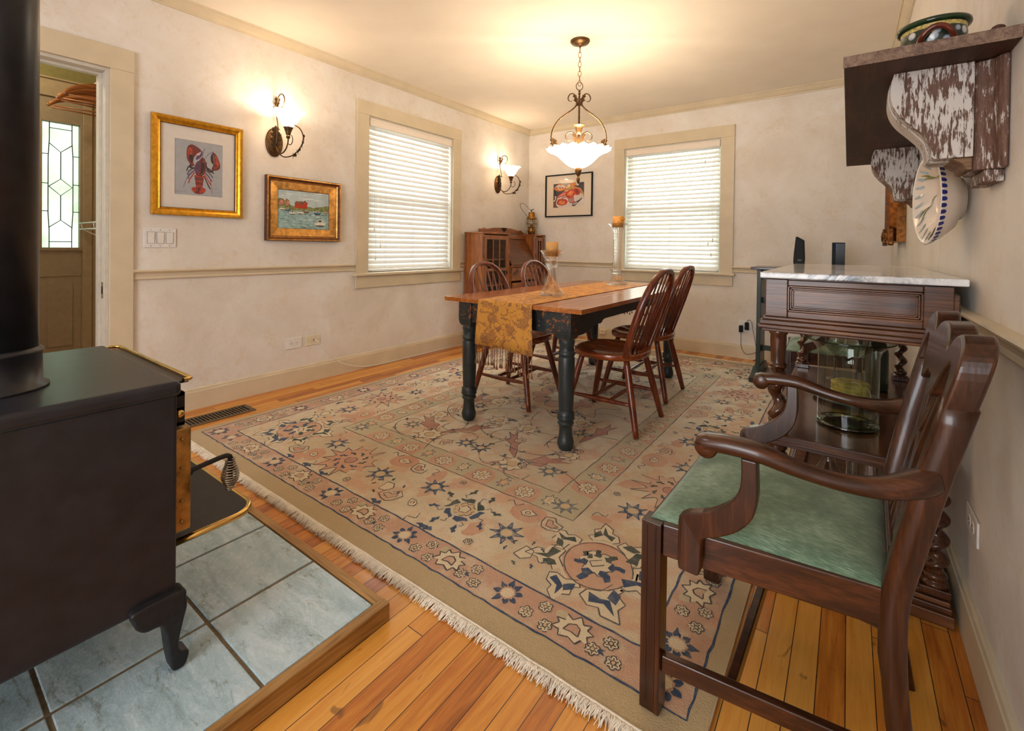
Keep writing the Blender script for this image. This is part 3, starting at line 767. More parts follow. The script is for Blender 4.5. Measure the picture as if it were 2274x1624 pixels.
def palmette(cx, cy, s, rot, c1=BLU, c2=GRN):
    """large corner and border palmette: rose shield, dark leaves, cream outlined tips"""
    outl(tf(smooth2([(-.62, -.55), (-.75, .05), (-.5, .55), (0, .72), (.5, .55), (.75, .05), (.62, -.55), (0, -.82)], 3), cx, cy, rot, s), PNK, 2, .008, CRM, False)
    outl(tf(smooth2([(-.56, -.5), (-.68, .05), (-.45, .5), (0, .66), (.45, .5), (.68, .05), (.56, -.5), (0, -.75)], 3), cx, cy, rot, s), PNK, 4, .004)
    outl(tf(scallop(6, .36, .25, 1.1), cx, cy, rot, s), CRM, 6, .004)
    for i in range(7):
        a = 2 * PI * i / 7 + .3; c = c2 if math.sin(a) > .2 else c1
        k_ = rnd.uniform(.75, 1.1); p = [(.20, -.05), (.30, -.13), (.38, -.06), (.52, -.10), (.56, .02), (.42, .08), (.34, .04), (.26, .09)]
        D.poly(tf(jag([(x * k_ + .02, y * k_) for x, y in p], .02), cx, cy, rot + a + rnd.uniform(-.15, .15), s), c, 7)
    outl(tf([(-.13, -.08), (.13, -.08), (.13, .08), (-.13, .08)], cx, cy, rot, s), CRM, 8, .0035)
    s0 = s; r0_ = rot
    for i in range(7):   # tips around the shield
        a = 2 * PI * i / 7 + .22 + rnd.uniform(-.12, .12); c = c2 if math.sin(a) > .1 else c1; d_ = rnd.uniform(.92, 1.08)
        ox, oy = cx + d_ * s0 * math.cos(r0_ + a), cy + d_ * s0 * math.sin(r0_ + a); s = s0 * rnd.uniform(.95, 1.3); rot = r0_ + rnd.uniform(-.4, .4)
        outl(tf([(-.30, -.20), (-.22, -.34), (-.02, -.30), (.06, -.16), (.20, -.18), (.40, .02), (.16, .10), (.10, .24), (-.1, .20), (-.16, .34), (-.32, .22), (-.22, 0)], ox, oy, rot + a, s), CRM, 3, .0038)
        D.poly(tf(jag([(-.24, -.18), (-.08, -.26), (.0, -.06), (.25, 0), (-.02, .05), (-.1, -.05)], .02), ox, oy, rot + a, s), c, 5)
        D.poly(tf(jag([(-.22, .20), (-.06, .24), (.08, .10), (-.06, .04), (-.14, .10)], .02), ox, oy, rot + a, s), c, 5)
def pinkburst(cx, cy, s, rot):
    """rose sunburst with leaf flecks"""
    outl(tf([(x * k_, y * k_) for (x, y), k_ in zip(star(13, .68, 1.0, .62), [rnd.uniform(.82, 1.14) for _ in range(39)])], cx, cy, rot, s), PNK, 2, .0045)
    outl(tf(circ(8, .2), cx, cy, rot, s), PN2, 4, .0035)
    for i in range(9):
        a = 2 * PI * i / 9; c = GRN if i % 9 < 4 else BLU
        leafdab(cx + .45 * s * math.cos(rot + a), cy + .45 * s * math.sin(rot + a), s * .16, rot + a + .8, c)
def wheel(cx, cy, s, rot, c1=BLU, c2=GRN, faded=False):
    """cream rose ringed by leaves"""
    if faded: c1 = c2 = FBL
    outl(tf(scallop(7, .30, .2), cx, cy, rot, s), TAN, 3, .004); outl(tf(scallop(5, .16, .2), cx, cy, rot, s), CRM, 5, .0035)
    for i in range(6):
        a = rot + 2 * PI * i / 6; c = c2 if math.sin(a) > 0 else c1
        p = [(.30, -.2), (.46, -.24), (.54, -.08), (.47, .05), (.52, .2), (.40, .14), (.36, 0)]
        D.poly(tf(jag(p, .025), cx, cy, a, s), c, 4)
    for i in range(8):
        a = rot + 2 * PI * (i + .5) / 8; c = c2 if math.sin(a) > .1 else c1
        leafdab(cx + .84 * s * math.cos(a), cy + .84 * s * math.sin(a), s * .19, a + rnd.uniform(-.6, .6), c)
        D.line(tf([(.55, .12), (.66, .2), (.72, .1)], cx, cy, a, s), .0035, OUT, 4)
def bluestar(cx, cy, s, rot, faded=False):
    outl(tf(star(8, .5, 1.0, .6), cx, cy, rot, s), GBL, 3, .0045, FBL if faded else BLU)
    for i in range(8):
        if rnd.random() < .3: continue
        a = rot + 2 * PI * i / 8
        D.poly(tf(jag([(.35, -.14), (.5, -.2), (.6, 0), (.5, .1), (.38, .14)], .03), cx, cy, a, s), FBL if faded else BLU, 5)
    D.poly(tf(jag(circ(8, .33), .04), cx, cy, rot, s), TAN, 5)
def bud(cx, cy, s, rot, halo=True):
    if halo: D.poly(tf(jag(smooth2(circ(9, 1.9, .8), 2), .12), cx, cy, rot, s), PNK, 1)
    outl(tf([(-.8, 0), (-.4, .55), (.2, .5), (.9, .05), (.3, -.45), (-.4, -.5)], cx, cy, rot, s), CRM, 3, .0038)
    outl(tf(circ(6, .28), cx, cy, rot, s), TAN, 5, .003)
def cup(cx, cy, s, rot):
    outl(tf([(-1, .1), (-.6, .7), (0, .5), (.6, .75), (1, .1), (.5, -.5), (0, -.75), (-.5, -.5)], cx, cy, rot, s), BAS, 3, .0042)
    outl(tf([(-.6, .1), (-.3, .35), (.1, .2), (.5, .4), (.5, -.1), (0, -.4)], cx, cy, rot, s), PNK, 5, .0035)
def flecks(cx, cy, s, n=7, cols=(BLU,)):
    for i in range(n):
        a = 2 * PI * i / n + rnd.uniform(-.2, .2); leafdab(cx + s * math.cos(a), cy + s * .8 * math.sin(a), s * .2, rnd.uniform(0, 6), cols[i % len(cols)])
    outl(tf([(-.5, -.4), (-.5, .2), (0, .5), (.5, .2), (.5, -.4)], cx, cy, rnd.uniform(0, 6), s * .8), CRM, 3, .004)
def squig(cx, cy, s, rot, col=OUT, w=.004):
    D.line(tf(smooth2([(-1, -.2), (-.5, .4), (0, 0), (.5, -.4), (1, .1), (1.2, .5)], 4, False), cx, cy, rot, s), w, col, 3, wob=.4)
def wline(pts, w, col, lay):
    out = []
    for (a, b) in zip(pts[:-1], pts[1:]):
        L = math.hypot(b[0] - a[0], b[1] - a[1]); k = max(2, int(L / .03))
        for i in range(k): out.append((a[0] + (b[0] - a[0]) * i / k + rnd.uniform(-.0025, .0025), a[1] + (b[1] - a[1]) * i / k + rnd.uniform(-.0025, .0025)))
    out.append(pts[-1]); D.line(out, w, col, lay, wob=.3)
def rect(u0, u1, v0, v1, col, lay): D.poly([(u0, v0), (u1, v0), (u1, v1), (u0, v1)], col, lay)
def ring(du0, dv0, du1, dv1, col, lay):
    rect(du0, RW - du0, dv0, dv1, col, lay); rect(du0, RW - du0, RL - dv1, RL - dv0, col, lay); rect(du0, du1, dv1, RL - dv1, col, lay); rect(RW - du1, RW - du0, dv1, RL - dv1, col, lay)
def frame_(du, dv, w, col, lay):
    wline([(du, dv), (RW - du, dv), (RW - du, RL - dv), (du, RL - dv), (du, dv)], w, col, lay)
# slab and plain olive end bands
D.mb.box(RX0, RX1, RY0, RY1, .0005, RT, BAS)
A0, B0, A1, B1, A2, B2, A3, B3 = .045, .08, .185, .205, .60, .585, .745, .725
ring(0.002, 0.002, A0, B0, OLV, 1)
frame_(A0, B0, .006, BLU, 3); frame_(A1, B1, .006, BLU, 3)
frame_(A2, B2, .004, OUT, 3); frame_(A3, B3, .004, OUT, 3)
ring(A2, B2, A3, B3, GGR, 1)
# outer guard: alternating star flower, rosettes, palmette
def band(p0, p1, nrm, unit, fn):
    dx, dy = p1[0] - p0[0], p1[1] - p0[1]; L = math.hypot(dx, dy); n = max(1, round(L / unit)); a = math.atan2(dy, dx)
    for i in range(n): fn(p0[0] + dx * (i + .5) / n, p0[1] + dy * (i + .5) / n, a, L / n, i)
def guard(cx, cy, a, L, i):
    ca, sa = math.cos(a), math.sin(a)
    def q(t, o): return cx + ca * t * L - sa * o, cy + sa * t * L + ca * o
    petalstar(*q(-.36, .004), .052, a + .3, BLU)
    for t, o in ((-.18, -.022), (-.10, .026), (-.03, -.03)): rosette(*q(t, o), .021, a + rnd.uniform(0, 1))
    crown_(*q(.12, 0), .056, a)
    for t, o, b in ((.27, -.02, True), (.34, .024, False), (.40, -.026, False)): rosette(*q(t, o), .021, a + rnd.uniform(0, 1), blue=b)
    x, y = q(.02, .03); D.poly(tf(jag(circ(6, .02), .004), x, y), GGR, 2)
gu, gv = (A0 + A1) / 2, (B0 + B1) / 2
band((A1, gv), (RW - A1, gv), 1, .46, guard); band((RW - A1, RL - gv), (A1, RL - gv), 1, .46, guard)
band((RW - gu, B1), (RW - gu, RL - B1), 1, .46, guard); band((gu, RL - B1), (gu, B1), 1, .46, guard)
for u in (gu, RW - gu):
    for v in (gv, RL - gv): petalstar(u, v, .055, rnd.uniform(0, 1), BLU)
# main border
cu, cv = (A1 + A2) / 2, (B1 + B2) / 2
for u, v, r in ((cu + .05, cv + .03, .9), (RW - cu - .03, cv + .03, 2.3), (cu + .05, RL - cv, -.9), (RW - cu - .03, RL - cv, -2.3)): palmette(u, v, .16, r - PI / 2)
def bpat(cx, cy, a, L, i):
    ca, sa = math.cos(a), math.sin(a)
    def q(t, o): return cx + ca * t * L - sa * o, cy + sa * t * L + ca * o
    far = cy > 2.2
    if i % 2 == 0:
        pinkburst(*q(0, -.02), .155, a + .2)
    else:
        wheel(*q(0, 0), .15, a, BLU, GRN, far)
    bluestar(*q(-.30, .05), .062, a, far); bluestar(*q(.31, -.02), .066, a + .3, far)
    bud(*q(.30, .13), .04, a + .2); bud(*q(-.28, -.09), .034, a + 2.5, i % 2 == 0)
    cup(*q(-.44, -.11), .055, a + .4); cup(*q(.45, .12), .05, a - .6)
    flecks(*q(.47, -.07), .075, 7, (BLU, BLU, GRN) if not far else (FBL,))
    squig(*q(.18, .16), .03, a); squig(*q(-.18, -.16), .03, a + 1); squig(*q(-.42, .14), .028, a + 2, FBL)
    rosette(*q(.2, -.14), .017, 0); rosette(*q(-.2, .15), .015, 0)
    for t in range(4):
        x, y = q(rnd.uniform(-.48, .48), rnd.uniform(-.16, .16)); D.poly(tf(jag(smooth2(circ(7, 1, .6), 2), .15), x, y, rnd.uniform(0, 6), rnd.uniform(.03, .06)), PNK, 1)
    for t in range(3):
        x, y = q(rnd.uniform(-.48, .48), -.175); leafdab(x, y, .035, a, BLU if not far else FBL)
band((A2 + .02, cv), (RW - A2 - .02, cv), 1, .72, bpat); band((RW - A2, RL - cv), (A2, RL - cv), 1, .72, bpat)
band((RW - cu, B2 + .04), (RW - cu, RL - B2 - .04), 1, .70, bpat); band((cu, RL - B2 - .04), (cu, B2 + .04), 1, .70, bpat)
# inner guard: rose arches over cream rosettes
def ipat(cx, cy, a, L, i):
    ca, sa = math.cos(a), math.sin(a)
    def q(t, o): return cx + ca * t * L - sa * o, cy + sa * t * L + ca * o
    D.poly(jag([q(-.30, -.068), q(-.28, 0), q(-.18, .045), q(0, .055), q(.18, .045), q(.28, 0), q(.30, -.068)], .006), PNK, 2)
    rosette(*q(0, -.01), .045, a, CRM, 8)
    outl([q(.5 + .13 * x, .045 * y) for x, y in star(7, .6, 1, .6)], PNK if i % 2 else CRM, 3, .004, FBL); D.poly([q(.5 + .05 * x, .018 * y) for x, y in circ(7)], TAN, 5)
iu, iv = (A2 + A3) / 2, (B2 + B3) / 2
band((A3, iv), (RW - A3, iv), 1, .225, ipat); band((RW - A3, RL - iv), (A3, RL - iv), 1, .225, ipat)
band((RW - iu, B3), (RW - iu, RL - B3), 1, .225, ipat); band((iu, RL - B3), (iu, B3), 1, .225, ipat)
for u in (iu, RW - iu):
    for v in (iv, RL - iv): bluestar(u, v, .055, .2, True)
# field: pale scrolls, rose leaves and blossoms round a faded medallion
fu, fv = RW / 2, RL / 2
def scroll(cx, cy, s, rot, flip=False, col=OUT):
    p = smooth2([(-1, -.5), (-.6, .1), (0, .45), (.6, .3), (.75, -.15), (.4, -.4), (.15, -.15)], 6, False)
    D.line(tf(p, cx, cy, rot, s, flip), .0042, col, 3, wob=.4)
    for k in (6, 14, 22, 30):
        x, y = tf([p[min(k, len(p) - 1)]], cx, cy, rot, s, flip)[0]; leafdab(x, y, s * .13, rnd.uniform(0, 6), rnd.choice((OUT, GRN, FBL, PNK, TAN)))
def feather(cx, cy, s, rot, col=PN2):
    p = [(-1, 0), (-.5, .16), (0, .1), (.4, .3), (.5, .12), (1, .16), (.7, 0), (.95, -.14), (.4, -.1), (.2, -.26), (-.1, -.1), (-.5, -.1)]
    outl(tf(p, cx, cy, rot, s), col, 2, .0035)
for su in (1, -1):
    for sv in (1, -1):
        for (u, v, s, r, k) in ((.42, 1.02, .2, .5, 0), (.14, .98, .17, 2.2, 0), (.40, .62, .22, 1.2, 0), (.16, .52, .2, 2.8, 0), (.42, .22, .2, .2, 0), (.3, .8, .17, 4.0, 0), (.06, .75, .14, 1.0, 0)):
            scroll(fu + su * u, fv + sv * v, s, r if su > 0 else PI - r, su * sv < 0)
        for (u, v, s, r) in ((.34, .95, .2, .7), (.45, .45, .17, 1.4), (.16, .84, .16, 2.2)): feather(fu + su * u, fv + sv * v, s, r if su > 0 else PI - r)
        for (u, v, s) in ((.28, 1.02, .085), (.45, .78, .07), (.1, .63, .08), (.30, .36, .09)):
            x, y = fu + su * u, fv + sv * v
            D.poly(tf(jag(smooth2(star(7, .7, 1.25, .6), 2), .06), x, y, 0, s), PNK, 1); outl(tf(scallop(8, .8, .25), x, y, 0, s), CRM, 3, .004); outl(tf(circ(7, .35), x, y, 0, s), TAN, 5, .0035)
        for (u, v) in ((.05, .98), (.46, .98), (.36, .5), (.2, .25)): bluestar(fu + su * u, fv + sv * v, .055, rnd.random(), rnd.random() < .5)
        for i in range(16): leafdab(fu + su * rnd.uniform(.02, .5), fv + sv * rnd.uniform(.02, 1.08), rnd.uniform(.02, .04), rnd.uniform(0, 6), rnd.choice((FBL, OUT, GRN, TAN, PNK, FBL)))
        for i in range(8): cup(fu + su * rnd.uniform(.05, .5), fv + sv * rnd.uniform(.1, 1.05), rnd.uniform(.03, .045), rnd.uniform(0, 6))
outl(tf(smooth2(star(10, .30, .40, .7), 2), fu, fv), TAN, 2, .005); outl(tf(scallop(10, .24, .2), fu, fv), PNK, 4, .0045); outl(tf(scallop(8, .13, .2), fu, fv), CRM, 6, .004); wheel(fu, fv, .2, 0, FBL, FBL)
rug = D.mb.build('area_rug', RUGM); tag(rug, 'large faded beige floral rug with cream fringe under the dining table', 'rug')
def fringe(v, s):
    m = MB(); u = RX0
    while u < RX1:
        for _ in range(5):
            L = rnd.uniform(.020, .044); du = rnd.uniform(-.014, .014); x = u + rnd.uniform(0, .006)
            p = bez([(x, v, .009), (x + du * .4, v + s * L * .4, .010 + rnd.uniform(0, .003)), (x + du, v + s * L, .0025 + rnd.uniform(0, .004))], 2)
            m.tube(p, [.0016, .0018, .0016, .0013, .0007][:len(p)], 3)
        u += .0052
    u = RX0
    m.tube([(RX0 + (RX1 - RX0) * i / 60, v + rnd.uniform(-.001, .001), .0085) for i in range(61)], .0048, 6)
    return m.build('fringe', plain('cream cotton fringe', (232, 222, 206), .9, var=.05), rug, org=(0, 0, 0))
fringe(RY0, -1); fringe(RY1, 1)
# ------------------------------------------------------------------ pictures
def pic(name, label, wall, a0, a1, z0, z1, fw, prof, fmat, cat='picture'):
    """frame from profile [(inset, depth, matindex)] mitred round; returns root, mapper for flat art"""
    def pt(d, a, z): return (d, a, z) if wall == 'left' else ((a, -d, z) if wall == 'back' else (W - d, a, z))
    t = thing(name, label, cat, pt(.001, (a0 + a1) / 2, z0))
    m = MB(); n = len(prof)
    cor = [(a0, z0, 1, 1), (a1, z0, -1, 1), (a1, z1, -1, -1), (a0, z1, 1, -1)]
    vs = []
    for (a, z, sa, sz) in cor:
        for (i, d, mi) in prof: vs.append(pt(d, a + sa * i, z + sz * i))
    b = len(m.v); m.v += vs
    for c in range(4):
        e = (c + 1) % 4
        for k in range(n - 1):
            f = (b + c * n + k, b + e * n + k, b + e * n + k + 1, b + c * n + k + 1)
            m.f.append(f if wall != 'left' else f); m.m.append(prof[k][2]); m.s.append(False)
    m.build('frame', fmat, t)
    return t, pt
# lobster drawing in a bright gold frame
L0, L1, LZ0, LZ1 = -3.950, -3.448, 1.210, 1.806
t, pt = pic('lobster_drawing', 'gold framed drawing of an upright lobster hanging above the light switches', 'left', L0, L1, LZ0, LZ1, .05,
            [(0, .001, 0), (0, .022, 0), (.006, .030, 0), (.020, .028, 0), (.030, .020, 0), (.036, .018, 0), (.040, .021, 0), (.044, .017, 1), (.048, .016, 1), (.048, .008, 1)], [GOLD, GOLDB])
m = MB()
for k in range(70):
    for (a, z) in ((L0 + .044 + (L1 - L0 - .088) * k / 69, LZ0 + .044), (L0 + .044 + (L1 - L0 - .088) * k / 69, LZ1 - .044)): m.sphere(pt(.0185, a, z), .0022, n=5)
    for (a, z) in ((L0 + .044, LZ0 + .044 + (LZ1 - LZ0 - .088) * k / 69), (L1 - .044, LZ0 + .044 + (LZ1 - LZ0 - .088) * k / 69)): m.sphere(pt(.0185, a, z), .0022, n=5)
m.build('beading', GOLD, t)
ax0, ax1, az0, az1 = -3.831, -3.567, 1.340, 1.678
m = MB(); y0, y1, z0, z1 = L0 + .047, L1 - .047, LZ0 + .047, LZ1 - .047
for q in ((y0, ax0, z0, z1), (ax1, y1, z0, z1), (ax0, ax1, z0, az0), (ax0, ax1, az1, z1)): m.box(.006, .009, *q)
m.build('mat', MAT_, t)
ART = [plain('blue grey paper', (168, 172, 178), .8, var=.03), plain('lobster maroon', (110, 44, 42), .7, var=.3, scale=90), plain('lobster dark', (54, 30, 40), .7, var=.3, scale=90), plain('lobster rust', (166, 62, 40), .7, var=.25, scale=90), plain('lobster highlight', (206, 176, 180), .7, var=.1), plain('lobster purple', (84, 62, 104), .7, var=.2, scale=90), plain('lobster green', (66, 88, 78), .7, var=.2), plain('pencil', (120, 112, 124), .8)]
D = Draw(lambda u, v, h: pt(.0062 + h, ax0 + u * (ax1 - ax0), az0 + v * (az1 - az0)), .00006)
D.poly([(0, 0), (1, 0), (1, 1), (0, 1)], 0, 0)
def PL(pts, mi, lay, n=3): D.poly(smooth2(pts, n), mi, lay)
PL([(.25, .86), (.33, .93), (.45, .90), (.55, .83), (.50, .76), (.42, .74), (.37, .64), (.39, .55), (.31, .57), (.24, .68)], 1, 2)      # crusher claw
PL([(.44, .72), (.50, .78), (.56, .84), (.56, .76), (.50, .69), (.43, .66)], 5, 3); PL([(.43, .76), (.5, .8), (.54, .83), (.5, .75)], 4, 4)
PL([(.26, .82), (.31, .88), (.36, .82), (.32, .70), (.27, .68)], 3, 4); PL([(.28, .72), (.34, .74), (.38, .66), (.33, .6)], 2, 4)
PL([(.80, .84), (.88, .78), (.95, .62), (.93, .54), (.84, .50), (.76, .52), (.80, .62), (.78, .72)], 1, 2); PL([(.74, .76), (.80, .85), (.82, .74), (.80, .62), (.75, .66)], 2, 3)
PL([(.84, .8), (.91, .70), (.92, .6), (.87, .58), (.85, .7)], 3, 4); PL([(.79, .82), (.81, .72), (.82, .62), (.80, .74)], 4, 5)
D.line(smooth2([(.34, .58), (.30, .52), (.38, .50), (.46, .54), (.52, .66)], 4, False), .035, 2, 2); D.line(smooth2([(.80, .52), (.76, .47), (.68, .50), (.64, .58), (.64, .64)], 4, False), .035, 2, 2)
PL([(.50, .66), (.56, .72), (.62, .68), (.64, .56), (.62, .44), (.54, .36), (.44, .38), (.40, .48), (.43, .60)], 1, 3)          # carapace
PL([(.46, .60), (.52, .66), (.50, .48), (.46, .42), (.43, .48)], 5, 4); PL([(.56, .62), (.61, .60), (.60, .48), (.55, .42), (.54, .52)], 2, 4); D.line([(.55, .70), (.53, .40)], .012, 2, 5)
for i in range(6):
    z = .37 - i * .042; w = .10 - i * .007
    PL([(.50 - w, z), (.50, z + .012), (.50 + w, z), (.50 + w * .9, z - .04), (.50, z - .05), (.50 - w * .9, z - .04)], 1 if i % 2 else 3, 3, 2); D.line([(.50 - w * .9, z - .03), (.5, z - .042), (.50 + w * .9, z - .03)], .008, 2, 5)
for a, mi in ((-1.15, 3), (-.55, 1), (0, 3), (.55, 1), (1.15, 3)):
    p = [(0, 0), (-.05, -.07), (-.03, -.12), (.03, -.12), (.05, -.07)]; c, s_ = math.cos(a), math.sin(a)
    PL([(.49 + (x * c - y * s_) * 1.25, .14 + (x * s_ + y * c) * .9) for x, y in p], mi, 4, 2)
    D.line([(.49, .14), (.49 + .10 * s_ * 1.2, .14 - .10 * c * .9)], .006, 2, 6)
for sx, n in ((-1, 4), (1, 5)):
    for i in range(n):
        x0, z0_ = .5 + sx * .10, .56 - i * .045; x1, z1_ = x0 + sx * (.13 - .01 * i), z0_ - .05 - .03 * i; x2, z2_ = x1 + sx * (.03 if sx < 0 else .08) * (1 - .1 * i), z1_ - .07
        D.line([(x0, z0_), (x1, z1_), (x2, z2_)], .024, (2, 6, 5, 3, 2)[i], 2)
D.line(smooth2([(.56, .70), (.58, .80), (.62, .90)], 4, False), .008, 2, 5); D.line(smooth2([(.60, .69), (.70, .80), (.80, .86)], 4, False), .008, 5, 5)
D.line(smooth2([(.36, .50), (.26, .34), (.18, .14)], 5, False), .009, 5, 2); D.line(smooth2([(.70, .42), (.75, .25), (.77, .06)], 5, False), .009, 3, 2)
D.line(smooth2([(.04 + .03 * k, .045 + .012 * ((k * 7) % 3)) for k in range(8)], 3, False), .005, 7, 1); D.line(smooth2([(.78 + .03 * k, .14 + .012 * ((k * 5) % 3)) for k in range(6)], 3, False), .005, 7, 1)
D.mb.build('drawing', ART, t)
MB().add([(.0130, y0, z0), (.0130, y1, z0), (.0130, y1, z1), (.0130, y0, z1)], [(0, 1, 2, 3)]).build('glazing', PICG, t)
# harbour painting in a wide antique gold frame
L0, L1, LZ0, LZ1 = -3.296, -2.714, 1.067, 1.528
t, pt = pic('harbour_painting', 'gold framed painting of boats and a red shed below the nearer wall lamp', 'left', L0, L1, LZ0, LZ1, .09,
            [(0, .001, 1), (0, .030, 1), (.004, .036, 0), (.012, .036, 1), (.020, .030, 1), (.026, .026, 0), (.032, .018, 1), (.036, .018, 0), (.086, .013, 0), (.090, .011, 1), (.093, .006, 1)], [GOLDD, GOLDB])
ax0, ax1, az0, az1 = L0 + .092, L1 - .089, LZ0 + .081, LZ1 - .085
ART = [plain('sea', (146, 178, 178), .5, var=.14, scale=30), plain('sky paint', (182, 200, 204), .5, var=.06, scale=14), plain('red shed', (176, 58, 36), .5, var=.1), plain('roof brown', (132, 92, 62), .5, var=.2), plain('shore green', (116, 124, 76), .5, var=.25, scale=60), plain('boat white', (220, 216, 200), .5, var=.06), plain('boat shadow', (66, 66, 62), .5, var=.2), plain('deep green water', (60, 98, 90), .5, var=.2), plain('foam', (206, 218, 218), .5), plain('pink houses', (176, 120, 96), .5, var=.2), plain('blue hull', (60, 96, 130), .5)]
D = Draw(lambda u, v, h: pt(.007 + h, ax0 + u * (ax1 - ax0), az0 + v * (az1 - az0)), .00006)
D.poly([(0, 0), (1, 0), (1, .52), (0, .52)], 0, 0); D.poly([(0, .5), (1, .5), (1, 1), (0, 1)], 1, 1)
for i in range(46):
    u, v = rnd.uniform(-.02, .9), rnd.uniform(0, .46); l = rnd.uniform(.05, .16); D.poly([(max(0, u), v), (min(1, u + l * .5), v + .008), (min(1, u + l), v + .003), (min(1, u + l * .5), v - .010)], rnd.choice((7, 7, 8, 0, 8)) if v > .12 else 7, 2)
for i in range(9):
    u = rnd.uniform(0, .8); v = rnd.uniform(.76, .97); D.poly(smooth2([(u, v), (u + .1, v + .02), (u + .2, v + .005), (u + .1, v - .012)], 3), 8, 2)
PL([(0, .50), (0, .74), (.08, .76), (.14, .70), (.20, .74), (.22, .62), (.34, .60), (.62, .60), (.66, .5)], 4, 3); PL([(.66, .54), (.72, .60), (.84, .62), (1, .66), (1, .5), (.7, .5)], 4, 3)
for u, w in ((.01, .09), (.12, .08)): D.poly([(u, .60), (u + w, .60), (u + w, .70), (u + w / 2, .75), (u, .70)], 9, 4); D.poly([(u - .01, .69), (u + w / 2, .77), (u + w + .01, .69), (u + w / 2, .735)], 3, 5)
D.poly([(.31, .55), (.55, .55), (.55, .69), (.50, .73), (.46, .65), (.31, .66)], 2, 5); D.poly([(.30, .655), (.33, .72), (.49, .73), (.46, .65)], 3, 6); D.poly([(.46, .55), (.55, .55), (.55, .68), (.505, .74), (.46, .66)], 2, 6); D.poly([(.44, .655), (.505, .755), (.57, .67), (.555, .665), (.505, .73), (.45, .645)], 6, 7)
def boat(u, v, s, h=5):
    D.poly([(u - s, v), (u - s * .8, v - s * .45), (u + s * .7, v - s * .45), (u + s, v + .1 * s)], h, 8); D.poly([(u - s * .8, v - s * .45), (u + s * .7, v - s * .45), (u + s * .5, v - s * .75), (u - s * .6, v - s * .7)], 6, 7)
    D.poly([(u - s * .4, v), (u + s * .3, v), (u + s * .3, v + s * .7), (u - s * .4, v + s * .7)], 5, 8); D.poly([(u - s * .3, v + s * .2), (u + s * .2, v + s * .2), (u + s * .2, v + s * .55), (u - s * .3, v + s * .55)], 6, 9)
    D.line([(u, v), (u, v + s * 1.6)], .006, 6, 8)
for u, v, s, h_ in ((.08, .52, .06, 5), (.18, .50, .06, 10), (.27, .43, .07, 5), (.42, .45, .07, 5), (.54, .48, .06, 3), (.76, .46, .08, 10), (.93, .48, .05, 9), (.82, .2, .13, 5)): boat(u, v, s, h_)
D.mb.build('canvas', ART, t)
# boiled lobster print on the back wall
L0, L1, LZ0, LZ1 = .262, .900, 1.413, 1.926
t, pt = pic('lobster_print', 'black framed print of a red lobster on a plate behind the hanging lamp', 'back', L0, L1, LZ0, LZ1, .015, [(0, .001, 0), (0, .024, 0), (.003, .026, 0), (.012, .026, 0), (.014, .022, 0), (.014, .006, 0)], [BPLAS])
m = MB(); ax0, ax1, az0, az1 = .372, .790, 1.526, 1.816
for q in ((L0 + .013, ax0, LZ0 + .013, LZ1 - .013), (ax1, L1 - .013, LZ0 + .013, LZ1 - .013), (ax0, ax1, LZ0 + .013, az0), (ax0, ax1, az1, LZ1 - .013)): m.box(q[0], q[1], -.010, -.007, q[2], q[3])
m.build('mat', plain('cream mat', (226, 212, 194), .85, var=.01), t)
ART = [plain('print dark', (58, 50, 58), .6, var=.2, scale=70), plain('print tan cloth', (186, 142, 84), .6, var=.2, scale=60), plain('print white plate', (216, 204, 196), .6, var=.04), plain('print red', (190, 58, 42), .6, var=.18, scale=80), plain('print dark red', (128, 36, 34), .6, var=.2), plain('print orange', (220, 128, 62), .6, var=.2), plain('print pale pink', (226, 168, 150), .6), plain('print brown', (104, 66, 46), .6, var=.3, scale=80)]
D = Draw(lambda u, v, h: pt(.0075 + h, ax0 + u * (ax1 - ax0), az0 + v * (az1 - az0)), .00006)
D.poly([(0, 0), (1, 0), (1, 1), (0, 1)], 0, 0)
D.poly([(.55, 0), (1, 0), (1, .5), (.9, .75), (.5, .95), (.35, .7)], 1, 1); D.poly([(0, 0), (.2, 0), (.05, .4), (0, .4)], 7, 1)
PL([(.18, 0), (.12, .35), (.3, .62), (.6, .7), (.9, .55), (1, .3), (1, 0)], 2, 2)
PL([(.03, .85), (.2, .99), (.38, .88), (.36, .74), (.2, .68), (.05, .74)], 5, 2); PL([(.06, .86), (.2, .95), (.34, .87), (.2, .78)], 2, 3)
for k in range(7): PL([(x + .09 + .035 * k, y + .83 + .04 * ((k * 3) % 3)) for x, y in circ(6, .022)], (0, 7, 6)[k % 3], 4, 2)
PL([(0, .4), (.08, .5), (.09, .36), (.03, .26), (0, .28)], 2, 2); PL([(0, .42), (.05, .45), (.05, .34), (0, .32)], 7, 3)
PL([(.12, .16), (.16, .34), (.3, .36), (.46, .30), (.44, .14), (.28, .08)], 3, 4); PL([(.18, .18), (.22, .28), (.36, .26), (.4, .18), (.28, .12)], 5, 5)
PL([(.10, .42), (.22, .56), (.40, .66), (.52, .62), (.36, .50), (.2, .42)], 3, 4); PL([(.14, .44), (.3, .56), (.46, .62), (.32, .52)], 6, 5)
PL([(.40, .52), (.5, .70), (.66, .74), (.74, .62), (.66, .42), (.5, .36)], 3, 5); PL([(.46, .52), (.55, .66), (.66, .66), (.6, .46)], 5, 6); PL([(.66, .74), (.78, .76), (.88, .66), (.84, .5), (.72, .5)], 3, 5); PL([(.7, .7), (.8, .7), (.82, .58), (.74, .56)], 4, 6)
for k in range(5): D.line([(.72 + .03 * k, .74 - .03 * k), (.76 + .025 * k, .56 - .015 * k)], .014, 4, 7)
for k in range(6): D.line([(.52 + .03 * k, .42), (.50 + .035 * k, .26), (.58 + .03 * k, .16)], .022, 3 if k % 2 else 4, 4)
for k in range(4): D.line([(.44, .52 - .03 * k), (.3 - .02 * k, .46 - .04 * k)], .016, 4, 5)
